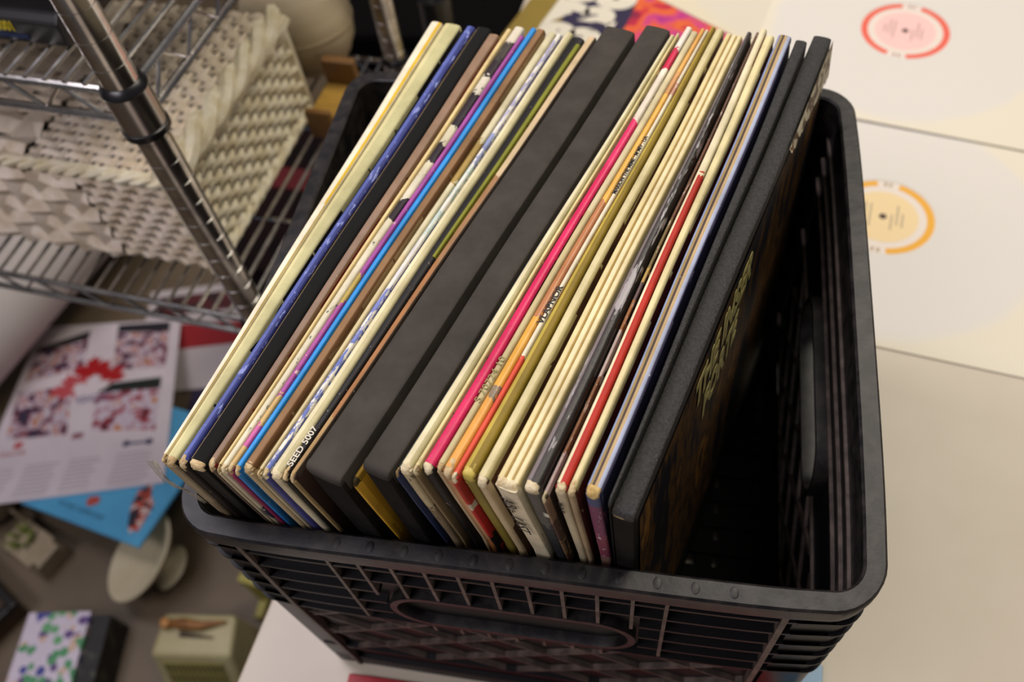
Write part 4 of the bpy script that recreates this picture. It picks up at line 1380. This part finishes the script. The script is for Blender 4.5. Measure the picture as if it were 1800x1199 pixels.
# pedestal dish lying on its side
t = thing('pedestal_dish', 'off-white ceramic pedestal dish lying on its side on the floor', 'dish', (-.58, .24, FZ))
ax = V((.50, .06, -.86)).normalized()      # from the bowl to the foot
s1 = ax.cross(V((0, 0, 1))).normalized(); s2 = s1.cross(ax)
D = Matrix((s1, -s2, -ax)).transposed().to_4x4()
D = Matrix((s1, s2, ax)).transposed().to_4x4(); D.translation = V((-.588, .243, FZ + .078))
M_cer = mat('ivory_glaze', '#c9bea0', .3, var='#bfb292', scale=12)
b = MB()
b.lathe([(.002, .016), (.03, .015), (.055, .007), (.073, -.006), (.076, -.006), (.077, -.003), (.060, .013), (.035, .022), (.014, .026)], 48, D)
b.build('dish_bowl', M_cer, t, smooth=True)
b = MB()
b.lathe([(.014, .024), (.011, .036), (.016, .046), (.034, .056), (.038, .060), (.036, .062), (.028, .056), (.002, .050)], 40, D)
b.build('dish_foot', M_cer, t, smooth=True)

# small ceramic ornament and dark wooden box at the lower left
t = thing('ceramic_ornament', 'small cream ceramic planter with pointed rim and a green sprig', 'planter', (-.84, .245, FZ))
A = Matrix.Translation((-.826, .250, FZ)) @ Matrix.Rotation(math.radians(-22), 4, 'Z')
M_orn = mat('cream_ceramic', '#a3947a', .5, var='#94866c', scale=20)
b = MB()
b.hexa([A @ V(p) for p in ((-.055, -.03, 0), (.055, -.03, 0), (.055, .03, 0), (-.055, .03, 0))], [A @ V(p) for p in ((-.055, -.03, .03), (.06, -.03, .05), (.06, .03, .05), (-.055, .03, .03))])
for sx_ in (-1, 1):
    for sy_ in (-1, 1):
        b.hexa([A @ V((sx_ * .05 + i, sy_ * .026 + j, .028)) for i, j in ((-.01, -.006), (.01, -.006), (.01, .006), (-.01, .006))], [A @ V((sx_ * .054 + i * .4, sy_ * .026 + j * .5, .068)) for i, j in ((-.01, -.006), (.01, -.006), (.01, .006), (-.01, .006))])
b.build('planter_body', M_orn, t, bevel=.003)
b = MB()
for k in range(9):
    a = k * 2.4
    p = A @ V((-.012 + .012 * math.cos(a), .012 * math.sin(a), .035))
    b.tube([p, p + V((.006 * math.cos(a), .006 * math.sin(a), .016)), p + V((.014 * math.cos(a), .014 * math.sin(a), .022))], [.003, .004, .001], 6)
b.build('green_sprig', mat('moss_green', '#6f7a32', .7), t, smooth=True)
t = thing('wooden_box', 'dark brown wooden box with a black rim at the lower left', 'box', (-.88, .14, FZ))
A = Matrix.Translation((-.886, .092, FZ)) @ Matrix.Rotation(math.radians(-28), 4, 'Z')
b = MB(); b.prism([(-.08, -.10), (.06, -.10), (.06, .09), (-.08, .09)], 0, .05, A)
b.build('box_body', mat('dark_walnut', '#33200f', .5, var='#4a2f16', scale=10, stretch=(1, 8, 1)), t, bevel=.003)
b = MB()
for p in ([(-.085, -.105), (.068, -.105), (.068, -.092), (-.085, -.092)], [(-.085, .082), (.068, .082), (.068, .096), (-.085, .096)], [(.052, -.092), (.068, -.092), (.068, .082), (.052, .082)], [(-.085, -.092), (-.07, -.092), (-.07, .082), (-.085, .082)]):
    b.prism(p, .045, .060, A)
b.build('box_rim', mat('black_lacquer', '#0f0b09', .4), t, bevel=.002)
t = thing('round_jar', 'mottled brown round jar at the left frame edge behind the planter', 'jar', (-.945, .33, FZ))
b = MB(); b.lathe([(.03, 0), (.045, .02), (.048, .045), (.038, .065), (.026, .072)], 28, Matrix.Translation((-.945, .315, FZ)))
b.build('jar_body', mat('mottled_glaze', '#5f5240', .5, var='#8f8464', scale=40), t, smooth=True)
b = MB(); b.lathe([(.028, .072), (.028, .078), (.006, .082), (.008, .092), (.001, .095)], 24, Matrix.Translation((-.945, .315, FZ)))
b.build('jar_lid', mat('brown_glaze', '#3a2f24', .5), t, smooth=True)

# floral box
t = thing('floral_box', 'white gift box printed with green and violet flowers at the bottom left', 'box', (-.72, .09, FZ))
FM = frame3((-.752, -.06, FZ), (1, .16, 0), (-.14, 1, 0))
FB, FT = [(-.005, 0), (.113, 0), (.113, .185), (-.005, .185)], .10
A = Matrix.Translation((-.678, .086, FZ)) @ Matrix.Rotation(math.radians(9.5), 4, 'Z')
b = MB(); b.prism([(-.056, -.10), (.052, -.10), (.052, .052), (-.052, .052)], 0, .075, A)
m, nt, bs = mat_base('floral_print')
bs.inputs['Roughness'].default_value = .6
tc = N(nt, 'ShaderNodeTexCoord'); vo = N(nt, 'ShaderNodeTexVoronoi'); vo.inputs['Scale'].default_value = 72
nt.links.new(tc.outputs['Object'], vo.inputs['Vector'])
sp = N(nt, 'ShaderNodeSeparateColor'); nt.links.new(vo.outputs['Color'], sp.inputs[0])
rc = ramp(nt, [(0, lin('#4a8a5c')), (.28, lin('#3d3f86')), (.45, lin('#c3bac6')), (.72, lin('#5a3f74')), (.80, lin('#5f9a68')), (.9, lin('#c2a58f'))], 'CONSTANT')
nt.links.new(sp.outputs[0], rc.inputs['Fac'])
ct = ramp(nt, [(.55, (0, 0, 0, 1)), (.62, (1, 1, 1, 1))]); nt.links.new(vo.outputs['Distance'], ct.inputs['Fac'])
nt.links.new(mixc(nt, ct.outputs['Color'], rc.outputs['Color'], lin('#c6bcc8')), bs.inputs['Base Color'])
b.build('box_lid', m, t)
b = MB(); b.prism([(.0525, -.10), (.082, -.10), (.082, .048), (.0525, .048)], 0, .066, A)
o = b.build('box_side', multi('dark_floral', [(0, '#14110f'), (.55, '#1c1916'), (.6, '#3a3a2e'), (.7, '#1a1614')], 40, 2), t)
o['label'] = 'dark patterned side of the box'

# old cream radio with trinkets on top
t = thing('table_radio', 'old cream table radio with a slotted grille on the floor beside the table', 'radio', (-.46, .10, FZ))
A = Matrix.Translation((-.434, .108, FZ)) @ Matrix.Rotation(math.radians(7), 4, 'Z') @ Matrix.Diagonal((1.08, 1, 1, 1))
M_rad = mat('cream_bakelite', '#a8a078', .45, var='#9a9068', scale=12)
b = MB()
vs0 = [(-.062, -.048, 0), (.062, -.048, 0), (.062, .06, 0), (-.062, .06, 0)]
b.hexa([A @ V(p) for p in vs0], [A @ V(p) for p in ((-.060, -.008, .10), (.060, -.008, .10), (.054, .055, .10), (-.054, .055, .10))])
b.build('radio_body', M_rad, t, bevel=.008, bseg=3)
b = MB(); fp = [A @ V((x, y, z)) for x, y, z in ((-.044, -.0432, .012), (.044, -.0432, .012), (.044, -.0148, .083), (-.044, -.0148, .083))]
n_ = (fp[1] - fp[0]).cross(fp[3] - fp[0]).normalized()
b.hexa([p - n_ * .004 for p in fp], [p + n_ * .0015 for p in fp])
b.build('grille_panel', mat('olive_grille', '#8a8448', .5, var='#7d773e', scale=30), t)
b = MB()
for i in range(12):
    for j in range(3):
        u0, v0 = (i + .25) / 12, (j + .15) / 3
        p0 = fp[0].lerp(fp[1], u0).lerp(fp[3].lerp(fp[2], u0), v0); p1 = fp[0].lerp(fp[1], u0 + .4 / 12).lerp(fp[3].lerp(fp[2], u0 + .4 / 12), v0)
        p2 = fp[0].lerp(fp[1], u0 + .4 / 12).lerp(fp[3].lerp(fp[2], u0 + .4 / 12), v0 + .24); p3 = fp[0].lerp(fp[1], u0).lerp(fp[3].lerp(fp[2], u0), v0 + .24)
        b.add([p + n_ * .0022 for p in (p0, p1, p2, p3)], [(0, 1, 2, 3)])
b.build('grille_slots', mat('dark_slot', '#4a4428', .7), t)
t = thing('wooden_bird', 'small orange-brown carved bird trinket lying on top of the cream radio', 'trinket', A @ V((-.01, .01, .10)))
b = MB()
b.tube([A @ V((-.040, .038, .108)), A @ V((-.02, .036, .110)), A @ V((.01, .034, .110)), A @ V((.045, .042, .106))], [.004, .009, .007, .002], 12)
b.build('bird_body', mat('orange_wood', '#8f5f22', .5, var='#6b431a', scale=60), t, smooth=True)
b = MB(); b.lathe([(.001, -.009), (.007, -.006), (.009, 0), (.007, .006), (.001, .009)], 16, Matrix.Translation(A @ V((-.042, .036, .111))))
b.build('bird_head', mat('amber_wood_head', '#a9763a', .5), t, smooth=True)
b = MB(); b.tube([A @ V((-.02, .022, .104)), A @ V((.03, .018, .104))], [.004, .001], 10)
b.build('bird_wing', mat('dark_wood_wing', '#3a2412', .5), t, smooth=True)
# yellow-green frame beside the table leg
t = thing('easel_frame', 'yellow-green folded wooden frame leaning beside the table edge', 'frame', (-.40, .20, FZ))
M_yg = mat('yellow_green_paint', '#a39a4c', .5, var='#8f8840', scale=20)
b = MB(); b.box((-.386, .226, FZ + .05), (.014, .016, .10)); b.box((-.384, .206, FZ + .008), (.014, .035, .016))
b.build('frame_upright', M_yg, t, bevel=.002)
b = MB(); b.box((-.356, .2185, FZ + .109), (.072, .014, .017), Matrix.Rotation(math.radians(-8), 3, 'Z'))
b.build('frame_crossbar', M_yg, t, bevel=.002)
